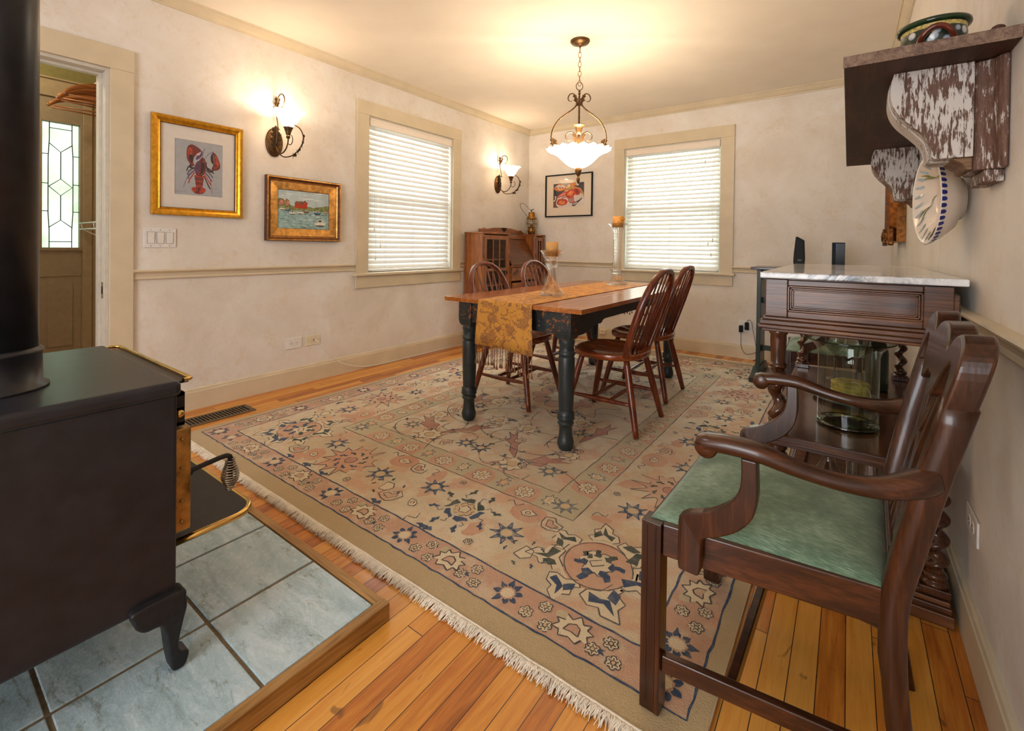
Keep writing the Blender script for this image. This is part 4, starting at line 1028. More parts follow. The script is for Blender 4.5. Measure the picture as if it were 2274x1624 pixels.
for k in range(9): PL([(x + .2 + .06 * k, y + (.24, .5, .62, .46, .3)[k % 5]) for x, y in circ(5, .014)], 6, 7, 2)
PL([(.62, .06), (.66, .16), (.86, .30), (.94, .38), (.92, .30), (.78, .14), (.7, .04)], 0, 6); PL([(.66, .08), (.68, .14), (.78, .2), (.76, .14)], 2, 7)
PL([(.56, .92), (.64, 1), (.76, .97), (.72, .88), (.62, .86)], 5, 3); PL([(.74, .98), (.82, 1), (.82, .88), (.76, .88)], 2, 3)
D.mb.build('print', ART, t)
MB().add([(L0 + .013, -.014, LZ0 + .013), (L1 - .013, -.014, LZ0 + .013), (L1 - .013, -.014, LZ1 - .013), (L0 + .013, -.014, LZ1 - .013)], [(0, 1, 2, 3)]).build('glazing', PICG, t)

# ------------------------------------------------------------------ switches, outlets, cables
def plate(name, label, cat, wall, a0, a1, z0, z1, mat, d0=.0005):
    def pt(d, a, z): return (d, a, z) if wall == 'left' else ((a, -d, z) if wall == 'back' else (W - d, a, z))
    def bx(mb, da, db, a, b, c, e, mi=0):
        p, q = pt(da, a, c), pt(db, b, e); mb.box(min(p[0], q[0]), max(p[0], q[0]), min(p[1], q[1]), max(p[1], q[1]), c, e, mi); return mb
    t = thing(name, label, cat, pt(d0, (a0 + a1) / 2, z0))
    bx(MB(), d0, d0 + .006, a0, a1, z0, z1).build('cover_plate', mat, t, bevel=.003)
    return t, pt, bx
t, pt, bx = plate('light_switch', 'white triple rocker switch plate beside the doorway', 'switch', 'left', -3.981, -3.820, 1.014, 1.129, WPLAS)
for k in range(3):
    c = -3.9005 + (k - 1) * .046; m = MB(); bx(m, .0065, .0075, c - .0185, c + .0185, 1.037, 1.107, 1)
    p = [pt(.0066, c - .0165, 1.039), pt(.0095, c - .0165, 1.039), pt(.0125, c - .0165, 1.105), pt(.0066, c - .0165, 1.105)]; m.prism(p, (0, .033, 0)); m.build('rocker', [WPLAS, SCREW], t)
    for z in (1.025, 1.118): MB().lathe([(.003, 0), (.002, .0012)], pt(.0066, c, z), 8, rot=Matrix.Rotation(PI / 2, 3, 'Y')).build('screw', SCREW, t)
def duplex(t, pt, bx, c, zc, horiz, dep=.0066):
    for k in (-1, 1):
        m = MB(); a, z = (c + k * .0195, zc) if horiz else (c, zc + k * .0195)
        rt = Matrix.Rotation(PI / 2, 3, 'Y') if abs(pt(1, 0, 0)[0] - pt(0, 0, 0)[0]) > .5 else Matrix.Rotation(PI / 2, 3, 'X')
        if pt(1, 0, 0)[0] < pt(0, 0, 0)[0]: rt = Matrix.Rotation(-PI / 2, 3, 'Y')
        m.lathe([(.016, -.001), (.016, .0012), (.015, .0018)], pt(dep - .0005, a, z), 18, rot=rt)
        for q in (-1, 1):
            if horiz: bx(m, dep + .0013, dep + .0016, a - .006, a + .002, z + q * .006 - .001, z + q * .006 + .001, 1)
            else: bx(m, dep + .0013, dep + .0016, a + q * .006 - .001, a + q * .006 + .001, z - .002, z + .006, 1)
        m.lathe([(.0022, 0), (.0022, .0002)], pt(dep + .0014, a + (.008 if horiz else 0), z - (0 if horiz else .008)), 8, 1, rot=rt)
        m.build('receptacle', [WPLAS, DARK], t)
t, pt, bx = plate('power_outlet', 'white sideways power outlet on the left wall next to the cable plate', 'outlet', 'left', -3.142, -3.015, .271, .351, WPLAS); duplex(t, pt, bx, -3.078, .311, True)
t, pt, bx = plate('cable_outlet', 'ivory wall plate with white cable screwed into it', 'outlet', 'left', -2.986, -2.868, .273, .348, IPLAS)
MB().lathe([(.006, 0), (.006, .004), (.0045, .005), (.0045, .014)], pt(.0065, -2.922, .312), 10, rot=Matrix.Rotation(PI / 2, 3, 'Y')).build('connector', LBRASS, t)
for a in (-2.972, -2.884): MB().lathe([(.003, 0), (.002, .0012)], pt(.0066, a, .312), 8, rot=Matrix.Rotation(PI / 2, 3, 'Y')).build('screw', SCREW, t)
o = MB().tube(bez([(.021, -2.922, .312), (.034, -2.905, .304), (.040, -2.84, .215), (.038, -2.74, .12), (.034, -2.62, .062), (.030, -2.50, .026), (.024, -2.38, .008), (.0225, -2.2, .0045), (.0225, -1.6, .0045), (.0225, -1.2, .0045), (.0225, -.6, .0045)], 6), .0034, 8).build('coax_cable', CORDW)
tag(o, 'white cable looping from ivory wall plate down along the left baseboard', 'cable')
t, pt, bx = plate('phone_jack', 'small ivory jack box on the back baseboard seen under the table', 'jack', 'back', 1.020, 1.098, .056, .122, IPLAS, .0175)
bx(MB(), .023, .040, 1.026, 1.092, .060, .118).build('box', IPLAS, t, bevel=.004); bx(MB(), .0401, .0405, 1.06, 1.07, .088, .098).build('socket', DARK, t)
t, pt, bx = plate('power_outlet', 'white double power outlet with two black adapters on the back wall', 'outlet', 'back', 2.462, 2.585, .248, .366, WPLAS); duplex(t, pt, bx, 2.495, .307, False); duplex(t, pt, bx, 2.552, .307, False)
def adapter(label, a, z0, z1, path):
    t = thing('power_adapter', label, 'adapter', (a, -.0095, z0), 'black adapters in the back wall outlet')
    MB().box(a - .017, a + .017, -.044, -.0095, z0, z1).build('plug_body', BPLAS, t, bevel=.004); MB().tube(bez(path, 8), .0022, 6).build('cord', CORDB, t)
adapter('lower left black adapter with cord dropping straight down', 2.488, .255, .318, [(2.488, -.03, .256), (2.490, -.03, .20), (2.495, -.03, .11), (2.53, -.035, .055), (2.58, -.04, .06), (2.625, -.05, .085)])
adapter('upper right black adapter with cord looping over its top', 2.538, .282, .352, [(2.538, -.03, .351), (2.548, -.035, .374), (2.575, -.04, .366), (2.60, -.04, .25), (2.618, -.04, .15), (2.63, -.045, .075), (2.62, -.05, .012), (2.60, -.06, .004), (2.64, -.08, .03)])
t, pt, bx = plate('power_outlet', 'white power outlet low on the right wall behind the armchair', 'outlet', 'right', -3.241, -3.108, .290, .357, WPLAS); duplex(t, pt, bx, -3.175, .3235, True)

# ------------------------------------------------------------------ wall lamps
def leafm(m, org, L, wd, mat, th=.0016, n=4, mi=0):
    """lobed acanthus leaf lying in the local xz plane of mat, growing +z"""
    pts = [(0.02, 0)]; 
    for i in range(n):
        z = (i + .15) / n; w = wd * math.sin(PI * (.18 + .78 * z)) ; pts += [(w * .45, z), (w, z + .55 / n), (w * .55, z + .62 / n)]
    pts.append((0, 1.06)); full = pts + [(-x, z) for x, z in pts[-2::-1]]
    m.prism([Vector(org) + mat @ Vector((x * 1.0, 0, z * L)) for x, z in full], mat @ Vector((0, th, 0)), mi)
def spiral(c, r0, r1, a0, a1, ax, az, n=20):
    c = Vector(c); ax = Vector(ax); az = Vector(az)
    return [c + ax * ((r0 + (r1 - r0) * i / n) * math.cos(a0 + (a1 - a0) * i / n)) + az * ((r0 + (r1 - r0) * i / n) * math.sin(a0 + (a1 - a0) * i / n)) for i in range(n + 1)]
def sconce():
    t = thing('wall_lamp', 'lit bronze wall lamp with glass bell shade above the harbour painting', 'lamp', (0, 0, 0), 'bronze wall lamps')
    I = Matrix.Identity(3)
    RY90 = Matrix.Rotation(PI / 2, 3, 'Y')
    ov = Matrix(((0, 0, 1), (.78, 0, 0), (0, 1.3, 0)))
    MB().lathe([(.078, .0005), (.078, .006), (.070, .013), (.064, .013), (.058, .020), (.0001, .022)], (0, 0, -.015), 28, rot=ov, cap=False).build('back_plate', BRONZE, t)
    m = MB(); lm = Matrix(((0, 1, 0), (1, 0, 0), (0, 0, 1)))
    leafm(m, (.022, .0, -.055), .15, .045, lm, .003, 4); m.build('plate_leaf', DBRONZE, t)
    # rising stem with curled tip and leaves
    m = MB(); m.tube(bez([(.024, 0, -.03), (.040, 0, .04), (.052, 0, .09), (.040, -.002, .16), (.030, -.003, .22), (.030, -.003, .262)], 6), .0042, 8)
    m.tube(bez([(.046, 0, .105), (.060, .002, .075), (.075, .002, .065)], 5), .003, 6)
    m.tube(spiral((.092, 0, .262), .052, .044, PI * .95, -PI * .75, (1, 0, 0), (0, 0, 1)), lerpl([.0045, .004, .0022], 21), 8)
    m.build('stem', BRONZE, t)
    m = MB(); leafm(m, (.030, -.004, .215), .088, .020, Matrix(((1, 0, 0), (0, 1, 0), (0, 0, 1))), .003, 3); leafm(m, (.034, .002, .225), .07, .018, Matrix.Rotation(.5, 3, 'Y'), .003, 3); leafm(m, (.028, 0, .21), .085, .02, lm, .003, 3); m.build('stem_leaf', BRONZE, t)
    # arm to the cup, with large and small rings
    m = MB(); m.tube(bez([(.024, .0, -.045), (.07, .0, -.095), (.125, .0, -.10), (.17, .0, -.07), (.192, 0, -.028), (.192, 0, -.012)], 8), .0045, 8)
    m.tube(bez([(.06, .0, -.088), (.11, .012, -.125), (.19, .035, -.118), (.25, .060, -.06), (.268, .066, .0), (.25, .050, .06), (.215, .016, .090)], 8), .0042, 8)
    m.tube(spiral((.218, .0, -.025), .030, .034, PI * .9, PI * 2.4, (1, 0, 0), (0, 0, 1)), .003, 8)
    m.build('arm', BRONZE, t)
    m = MB()
    for q, r in (((.19, .035, -.121), .5 * PI), ((.222, .048, -.098), .35 * PI), ((.25, .060, -.062), .2 * PI), ((.264, .065, -.025), .08 * PI)):
        leafm(m, q, .044, .015, Matrix.Rotation(r, 3, 'Y'), .003, 2)
    m.build('arm_leaf', DBRONZE, t)
    m = MB(); m.sphere((.192, 0, .0), .0135, n=12); m.lathe([(.010, .011), (.015, .018), (.016, .028), (.026, .056), (.032, .066), (.030, .067), (.012, .03)], (.192, 0, 0), 20, rad=lambda th, r, z: r * (1 + .04 * math.cos(10 * th)), cap=False); m.build('cup', BRONZE, t)
    MB().lathe([(.020, .062), (.034, .075), (.050, .095), (.064, .122), (.080, .148), (.107, .170), (.104, .172), (.077, .151), (.060, .124), (.046, .098), (.030, .078), (.012, .068)], (.192, 0, 0), 40, rad=lambda th, r, z: (r * (1 + .05 * math.cos(10 * th) * min(1, max(0, (z - .1) / .07))), .004 * math.cos(10 * th) * min(1, max(0, (z - .12) / .05))), cap=False).build('glass_shade', LSHADE2, t)
    m = MB(); m.lathe([(.010, .065), (.010, .09), (.018, .112), (.022, .13), (.014, .15), (.0001, .156)], (.192, 0, 0), 14, cap=False)
    t.location = (.001, -3.232, 1.777)
    return t
sc1 = sconce(); dup(sc1, (.001, -.648, 1.777), label='lit bronze wall lamp above the corner cabinet by the window')

# ------------------------------------------------------------------ pendant lamp
pl = thing('pendant_lamp', 'lit bronze hanging lamp with white glass bowl on a chain over the table', 'lamp', (1.742, -1.948, 1.50))
C0 = Vector((1.742, -1.948, 0)); rv = Vector((.808, .589, 0)); fv_ = Vector((-.589, .808, 0))
MB().lathe([(.0685, CE - .0005), (.069, CE - .008), (.060, CE - .020), (.022, CE - .032), (.010, CE - .036), (.006, CE - .042), (.006, CE - .052), (.0001, CE - .054)], C0, 32, cap=False).build('canopy', BRONZE, pl)
z = CE - .050; k = 0
ch = []
while z > 2.215:
    a = rv if k % 2 else fv_; m = MB(); L, wd = .040, .0105
    p = []
    for i in range(20):
        th = 2 * PI * i / 20; p.append(C0 + a * (wd * math.cos(th)) + Vector((0, 0, z - L / 2 + .003 + (L / 2) * (abs(math.sin(th)) ** .6) * (1 if math.sin(th) > 0 else -1))))
    m.tube(p, .0021, 6, closed=True); m.build('chain_link', LBRASS, pl); z -= .0335; k += 1
m = MB(); m.tube([C0 + rv * (.024 * math.cos(2 * PI * i / 24)) + Vector((0, 0, 2.192 + .028 * math.sin(2 * PI * i / 24))) for i in range(24)], .0028, 6, closed=True); m.build('ring', BRONZE, pl)
MB().lathe([(.0001, 2.168), (.007, 2.165), (.009, 2.155), (.005, 2.147), (.011, 2.14), (.005, 2.13), (.0065, 2.12), (.0065, 1.925)], C0, 14, cap=False).build('centre_rod', BRONZE, pl)
MB().lathe([(.041, 1.915), (.039, 1.918), (.026, 1.895), (.019, 1.87), (.016, 1.85), (.0001, 1.848), ], C0, 30, rad=lambda th, r, z: r * (1 + .07 * math.cos(12 * th)), cap=False).build('bell_cup', BRONZE, pl)
MB().lathe([(.008, 1.85), (.010, 1.83), (.006, 1.80), (.010, 1.76), (.016, 1.74), (.014, 1.60)], C0, 14).build('lamp_stem', BRONZE, pl)
for sg in (1, -1):
    a = rv * sg
    m = MB(); P = lambda x, z: C0 + a * x + Vector((0, 0, z))
    m.tube(bez([P(.012, 2.085), P(.020, 2.06), P(.045, 2.03), (P(.105, 1.985)), P(.150, 1.945), P(.182, 1.89), P(.195, 1.835), P(.190, 1.79), P(.172, 1.755), P(.150, 1.735)], 8), .0055, 8)
    m.tube([C0 + a * q[0] + Vector((0, 0, q[1])) for q in [(.012, 2.085), (.016, 2.10), (.025, 2.12), (.038, 2.135), (.053, 2.140), (.068, 2.134), (.078, 2.118), (.080, 2.10), (.072, 2.086), (.060, 2.082), (.052, 2.088)]], lerpl([.0055, .005, .004, .0025], 11), 8)
    m.build('arm', BRONZE, pl)
    m = MB(); B = Matrix((( a.x, fv_.x, 0), (a.y, fv_.y, 0), (0, 0, 1)))
    leafm(m, P(.008, 2.055), .085, .02, B @ Matrix.Rotation(.35, 3, 'Y'), .003, 3); m.build('scroll_leaf', BRONZE, pl); m = MB()
    leafm(m, P(.168, 1.750), .075, .026, B @ Matrix.Rotation(.32, 3, 'Y'), .003, 3); leafm(m, P(.168, 1.752), .06, .022, B @ Matrix.Rotation(.0, 3, 'Y'), .003, 3)
    m.build('arm_leaf', BRONZE, pl)
    m = MB(); m.tube([C0 + a * q[0] + Vector((0, 0, q[1])) for q in [(.012, 1.765), (.014, 1.80), (.022, 1.84), (.040, 1.862), (.060, 1.868), (.080, 1.860), (.093, 1.842), (.092, 1.822), (.080, 1.808), (.066, 1.805), (.057, 1.812)]], lerpl([.005, .005, .004, .0025], 11), 8); m.build('scroll', BRONZE, pl)
    m = MB(); leafm(m, P(.014, 1.775), .09, .018, B @ Matrix.Rotation(.28, 3, 'Y'), .003, 3); m.build('scroll_leaf', BRONZE, pl)
def scal(th, r, z):
    k = min(1, max(0, (z - 1.69) / .045)); return (r * (1 + .035 * math.cos(20 * th) * k), .006 * math.cos(20 * th) * k)
MB().lathe([(.0001, 1.612), (.030, 1.612), (.060, 1.622), (.092, 1.643), (.122, 1.672), (.150, 1.700), (.185, 1.722), (.224, 1.738), (.221, 1.742), (.182, 1.727), (.147, 1.705), (.118, 1.678), (.088, 1.650), (.058, 1.628), (.02, 1.618)], C0, 80, rad=scal, cap=False).build('glass_bowl', LSHADE, pl)
MB().lathe([(.0001, 1.499), (.004, 1.50), (.006, 1.508), (.010, 1.515), (.013, 1.53), (.010, 1.545), (.006, 1.55), (.012, 1.560), (.020, 1.570), (.023, 1.588), (.024, 1.606), (.018, 1.612)], C0, 22, rad=lambda th, r, z: r * (1 + .04 * math.cos(9 * th)), cap=False).build('finial', BRONZE, pl)
# ------------------------------------------------------------------ dining table
TX0, TX1, TY0, TY1, TZ = 1.362, 2.275, -2.895, -1.03, .745
t = thing('dining_table', 'farmhouse dining table with honey wood top and turned black-green legs', 'table', ((TX0 + TX1) / 2, (TY0 + TY1) / 2, .012))
m = MB(); th = .024; bb = .085
m.box(TX0 + .001, TX1 - .001, TY0, TY0 + bb, TZ - th, TZ).box(TX0 + .001, TX1 - .001, TY1 - bb, TY1, TZ - th, TZ)
n = 5; pw = (TX1 - TX0) / n
for i in range(n): m.box(TX0 + i * pw + .0008, TX0 + (i + 1) * pw - .0008, TY0 + bb + .001, TY1 - bb - .001, TZ - th, TZ)
m.build('tabletop', PINE, t, bevel=.0012)
lx = (1.492, 2.150); ly = (-2.812, -1.152); L = .047
# aprons with a shaped lower edge
def apron(p0, p1, nrm, nm='apron'):
    p0 = Vector(p0); p1 = Vector(p1); d = p1 - p0; Ln = d.length; u = d.normalized(); z0 = TZ - th - .0005
    pts = [(0, 0), (Ln, 0)]; low = []
    def edge(k): return [(0, .132), (.06, .132), (.11, .128), (.17, .112), (.22, .100), (.25, .098), (.27, .102), (.29, .098), (.31, .084), (.34, .080)] if Ln > 1 else [(0, .118), (.05, .118), (Ln * .3, .118)]
    e = edge(0); low = [(Ln - a, b) for a, b in e] + [(a, b) for a, b in e[::-1]]
    pts += low
    m = MB().prism([p0 + u * a + Vector((0, 0, z0 - b)) for a, b in pts], Vector(nrm) * .022); return m.build(nm, TGREEN, t, bevel=.002)
apron((lx[0] + L, ly[0] - L + .012, 0), (lx[1] - L, ly[0] - L + .012, 0), (0, 1, 0)); apron((lx[0] + L, ly[1] + L - .012, 0), (lx[1] - L, ly[1] + L - .012, 0), (0, -1, 0))
apron((lx[0] - L + .012, ly[0] + L, 0), (lx[0] - L + .012, ly[1] - L, 0), (1, 0, 0)); apron((lx[1] + L - .012, ly[0] + L, 0), (lx[1] + L - .012, ly[1] - L, 0), (-1, 0, 0))
LP = [(.001, .0130), (.030, .0130), (.037, .022), (.0425, .040), (.0425, .055), (.038, .072), (.034, .088), (.033, .118), (.033, .132), (.037, .140), (.0425, .146), (.0425, .152), (.036, .158), (.037, .165), (.0455, .170), (.046, .174), (.0445, .180), (.044, .192), (.0425, .205), (.036, .212), (.0375, .222), (.040, .30), (.0425, .42), (.0425, .478), (.040, .488), (.036, .490), (.0425, .497), (.0435, .506), (.041, .516), (.037, .520), (.0365, .535), (.039, .550), (.0415, .558), (.042, .570), (.037, .576), (.036, .580)]
for x in lx:
    for y in ly:
        m = MB(); m.lathe(LP, (x, y, 0), 28)
        zt, zb = TZ - th - .001, .618
        m.box(x - L, x + L, y - L, y + L, zb, zt)
        c = [(1, 0), (.99, .012), (.90, .028), (.80, .038)]
        for (a0, b0), (a1, b1) in zip(c[:-1], c[1:]):
            A, B = L * a0, L * a1; za, zc = zb - b0, zb - b1
            m.add([(x + sx * r, y + sy * r, z) for r, z in ((A, za), (B, zc)) for sx, sy in ((-1, -1), (1, -1), (1, 1), (-1, 1))], [(0, 1, 5, 4), (1, 2, 6, 5), (2, 3, 7, 6), (3, 0, 4, 7)])
        r = L * .8; m.box(x - r, x + r, y - r, y + r, .578, .581)
        m.build('leg', TGREEN, t, bevel=.002)
# ------------------------------------------------------------------ runner with tassels
r0 = thing('table_runner', 'gold and brown damask runner with mauve tassels hanging over the table end', 'runner', (1.81, -1.96, TZ + .001))
zr = TZ + .0022
path = [(TY0 - .012, .500), (TY0 - .014, .56), (TY0 - .0125, .64), (TY0 - .011, .70), (TY0 - .010, .728), (TY0 - .0075, .741), (TY0 - .002, .7465), (TY0 + .008, zr)] + [(TY0 + .008 + (TY1 - TY0 - .016) * k / 30, zr) for k in range(1, 31)] + [(TY1 + .002, .7465), (TY1 + .0075, .741), (TY1 + .010, .728), (TY1 + .011, .66), (TY1 + .012, .575)]
NX = 24; vs = []; fs = []
def rx(u, y): 
    k = (y - TY0) / (TY1 - TY0); return (1.632 - .055 * k) + u * (.362 + .05 * k)
for j, (y, z) in enumerate(path):
    hang = max(0, .72 - z) if z < .72 else 0
    for i in range(NX + 1):
        u = i / NX; w = hang * .045 * math.sin(u * 9 + 1) + hang * .03 * math.sin(u * 21)
        vs.append((rx(u, min(max(y, TY0), TY1)) + hang * .10 * (u - .35), y - (w - .012 * 0 if y < -2 else -w) - (.0 if hang == 0 else hang * .02 * (1 if y < -2 else -1)), z - (0 if hang == 0 or y > -2 else hang * .08 * u) + (.0006 * math.sin(i * 1.7 + j * 2.3) if hang == 0 else 0)))
for j in range(len(path) - 1):
    for i in range(NX): a = j * (NX + 1) + i; fs.append((a, a + 1, a + NX + 2, a + NX + 1))
m = MB().add(vs, fs, 0, True); m.build('cloth', RUNNER, r0, solid=.0016)
def tassel(p, ln, sgn):
    m = MB(); k = 14; q = []; ph = rnd.uniform(0, 6); sw = rnd.uniform(-.006, .006)
    for i in range(k + 1):
        f = i / k; q.append((p[0] + sw * f + .0012 * math.cos(ph + f * 26), p[1] + .0012 * math.sin(ph + f * 26), p[2] - ln * f))
    m.tube(q, .0021, 6)
    e = q[-1]; m.lathe([(.0018, 0), (.0032, -.002), (.0030, -.005), (.0045, -.012), (.0065, -.024), (.0062, -.025)], (e[0], e[1], e[2]), 8)
    return m.build('tassel', TASS, r0)
for row, n, sg in ((vs[:NX + 1], 24, -1), (vs[-(NX + 1):], 16, 1)):
    for i in range(n):
        f = (i + .5 + rnd.uniform(-.2, .2)) / n * NX; a = int(f); p = Vector(row[a]).lerp(Vector(row[min(a + 1, NX)]), f - a)
        tassel(p, rnd.uniform(.07, .092), sg)
# ------------------------------------------------------------------ crystal candlesticks with candles
def flute(n, amp, z0, z1):
    return lambda th, r, z: r * (1 + amp * math.cos(n * th)) if z0 <= z <= z1 else r
zc = TZ + .0042
c = thing('candle_holder', 'short flared crystal candlestick on the near half of the runner', 'candle holder', (1.815, -2.413, zc))
pr = [(.0001, 0), (.077, 0), (.079, .006), (.076, .014), (.062, .026), (.046, .050), (.035, .080), (.027, .115), (.0235, .150), (.0235, .168), (.027, .174), (.0345, .180), (.0365, .192), (.0345, .203), (.027, .210), (.029, .216), (.046, .226), (.054, .242), (.059, .258), (.0715, .272), (.073, .277), (.069, .277), (.054, .262), (.048, .250), (.042, .238), (.0001, .236)]
MB().lathe([(r, z + zc) for r, z in pr], (1.815, -2.413, 0), 64, rad=lambda th, r, z: r * (1 + (.045 if z < zc + .17 else (.0 if z < zc + .212 else .05)) * math.cos(10 * th))).build('crystal_body', CRYSTAL, c)
k = thing('candle', 'smooth peach pillar candle with pale wick on the short crystal candlestick', 'candle', (1.815, -2.413, zc + .2365))
z0 = zc + .2398; MB().lathe([(.0001, z0), (.0385, z0), (.0385, z0 + .088), (.037, z0 + .0895), (.0001, z0 + .0885)], (1.815, -2.413, 0), 40, cap=False).build('wax', CANDLE, k)
MB().tube([(1.815, -2.413, z0 + .087), (1.816, -2.412, z0 + .094), (1.821, -2.409, z0 + .104)], .0014, 6).build('wick', WICK, k)
c = thing('candle_holder', 'tall fluted crystal candlestick on the far half of the runner', 'candle holder', (1.79, -1.348, zc))
pr = [(.0001, 0), (.080, 0), (.082, .006), (.078, .013), (.062, .022), (.046, .042), (.036, .066), (.029, .084), (.033, .090), (.036, .098), (.031, .106), (.034, .112), (.035, .120), (.028, .127), (.026, .135), (.0265, .36), (.028, .368), (.033, .374), (.033, .384), (.029, .392), (.034, .398), (.034, .408), (.030, .414), (.034, .426), (.043, .450), (.055, .474), (.070, .487), (.077, .491), (.076, .494), (.066, .490), (.052, .478), (.046, .466), (.0001, .462)]
MB().lathe([(r, z + zc) for r, z in pr], (1.79, -1.348, 0), 72, rad=lambda th, r, z: r * (1 + .05 * math.cos(14 * th))).build('crystal_body', CRYSTAL, c)
k = thing('candle', 'orange pillar candle with a dried leaf tied on top of the tall candlestick', 'candle', (1.79, -1.348, zc + .463))
z0 = zc + .4670; MB().lathe([(.0001, z0), (.042, z0), (.042, z0 + .082), (.039, z0 + .084), (.0001, z0 + .083)], (1.79, -1.348, 0), 36, cap=False).build('wax', CANDLE2, k)
m = MB(); ex = Vector((.808, .589, 0)); bx_ = Vector((1.79, -1.348, 0)) + ex * .022 - Vector((-.589, .808, 0)) * .030
for a in range(7):
    an = a * 2 * PI / 7; d = ex * math.cos(an) + Vector((0, 0, 1)) * math.sin(an); q = Vector((-d.z, 0, 0))
    s_ = (d.cross(Vector((.589, -.808, 0)))).normalized() * .011; o = bx_ + Vector((0, 0, z0 + .060)); f = Vector((.589, -.808, 0)) * .010
    m.add([o, o + d * .016 + s_ + f, o + d * .031 + f * .3, o + d * .016 - s_ + f], [(0, 1, 2, 3)])
m.sphere(bx_ + Vector((.003, -.004, z0 + .060)), .008); m.build('dried_leaf', LEAFY, k, solid=.0012)
# ------------------------------------------------------------------ bow back chairs (local: faces +x, seat centre at origin)
def windsor():
    c = thing('dining_chair', 'x', 'chair', (0, 0, 0), 'bow back chairs around the dining table')
    # saddle seat
    n = 48; sec = []
    for i in range(n):
        a = 2 * PI * i / n; ca, sa = math.cos(a), math.sin(a)
        x = .212 * (abs(ca) ** .72) * (1 if ca > 0 else -1); y = .226 * (abs(sa) ** .80) * (1 if sa > 0 else -1) * (1.0 - .10 * (ca < 0) * abs(ca))
        sec.append((x, y))
    m = MB(); rings = []
    for k, (sc, z) in enumerate(((.0, .413), (.95, .413), (.985, .417), (1.0, .426), (1.0, .444), (.985, .449), (.93, .449), (.80, .445), (.60, .438), (.35, .435), (.0, .436))):
        rings.append([(x * sc, y * sc, z + (.006 * max(0, x * sc / .212) ** 2 if z > .43 and sc < .97 else 0) + (.010 * max(0, 1 - abs(y * sc) / .05) * max(0, x * sc / .212) if .1 < sc < .9 and z > .43 else 0)) for x, y in sec])
    vs = [v for r in rings for v in r]; fs = []
    for j in range(len(rings) - 1):
        for i in range(n): w = (i + 1) % n; fs.append((j * n + i, j * n + w, (j + 1) * n + w, (j + 1) * n + i))
    m.add(vs, fs, 0, True); m.build('seat', CHERRYX, c)
    feet = {}
    for sx in (1, -1):
        for sy in (1, -1):
            a = Vector((sx * .135 - .005, sy * .140, .424)); b = Vector((sx * .225 - (.0 if sx > 0 else .005), sy * .207, .0172))
            P = [a.lerp(b, k / 10) for k in range(11)]
            feet[(sx, sy)] = (a, b)
            MB().tube(P, lerpl([.0165, .0185, .020, .019, .017, .0155], 11), 14).build('leg', CHERRY, c)
    mid = {}
    for sy in (1, -1):
        (a0, b0), (a1, b1) = feet[(1, sy)], feet[(-1, sy)]; p = a0.lerp(b0, .60); q = a1.lerp(b1, .60); mid[sy] = (p, q)
        MB().tube([p.lerp(q, k / 10) for k in range(11)], lerpl([.0085, .012, .0155, .012, .0085], 11), 12).build('stretcher', CHERRY, c)
    for f in (.36, .64):
        p = mid[1][0].lerp(mid[1][1], f); q = mid[-1][0].lerp(mid[-1][1], f)
        MB().tube([p.lerp(q, k / 10) for k in range(11)], lerpl([.008, .0115, .0145, .0115, .008], 11), 12).build('stretcher', CHERRY, c)
    # bow: in a plane leaning back
    def bp(y, h): return Vector((-.150 - h * .30 - .02 * (h / .47) ** 2, y, .440 + h))
    pts = []; H = .482
    prof = [(.182, 0), (.197, .08), (.208, .16), (.210, .235), (.203, .31), (.178, .385), (.135, .440), (.075, .472), (0, .482)]
    pts = [bp(-y, h) for y, h in prof] + [bp(y, h) for y, h in prof[-2::-1]]
    sec2 = [(-.011, -.014), (-.007, -.0165), (.007, -.0165), (.011, -.014), (.011, .014), (.007, .0165), (-.007, .0165), (-.011, .014)]
    MB().sweep(sec2, bez(pts, 5), up=(1, 0, .3)).build('bow', CHERRY, c)
    def bowh(y):
        y = abs(y)
        for (y0, h0), (y1, h1) in zip(prof[3:-1], prof[4:]):
            if y1 <= y <= y0: return h0 + (h1 - h0) * (y0 - y) / (y0 - y1)
        return .48
    for i in range(6):
        f = (i - 2.5) / 2.5; yb, yt = f * .120, f * .150; ht = bowh(yt) - .004
        a = Vector((-.158 + .018 * abs(f), yb, .444)); b = bp(yt, ht); P = [a.lerp(b, k / 10) for k in range(11)]
        MB().tube(P, lerpl([.0062, .0076, .0070, .0056, .0046], 11), 10).build('spindle', CHERRY, c)
    return c
ch = windsor()
spots = [(2.168, -2.272, PI, 'red-brown bow back chair nearest the armchair, pulled up to the right table side'), (2.112, -1.612, PI + .02, 'red-brown bow back chair at the far right table corner, seat polished and shining'),
         (1.482, -2.295, .02, 'red-brown bow back chair half hidden behind the hanging runner'), (1.452, -1.625, -.02, 'red-brown bow back chair at the left table side nearest the corner cabinet')]
for i, (x, y, rz, lb) in enumerate(spots):
    if i == 0: ch.location = (x, y, 0); ch.rotation_euler.z = rz; ch['label'] = lb
    else: dup(ch, (x, y, 0), rz, lb)
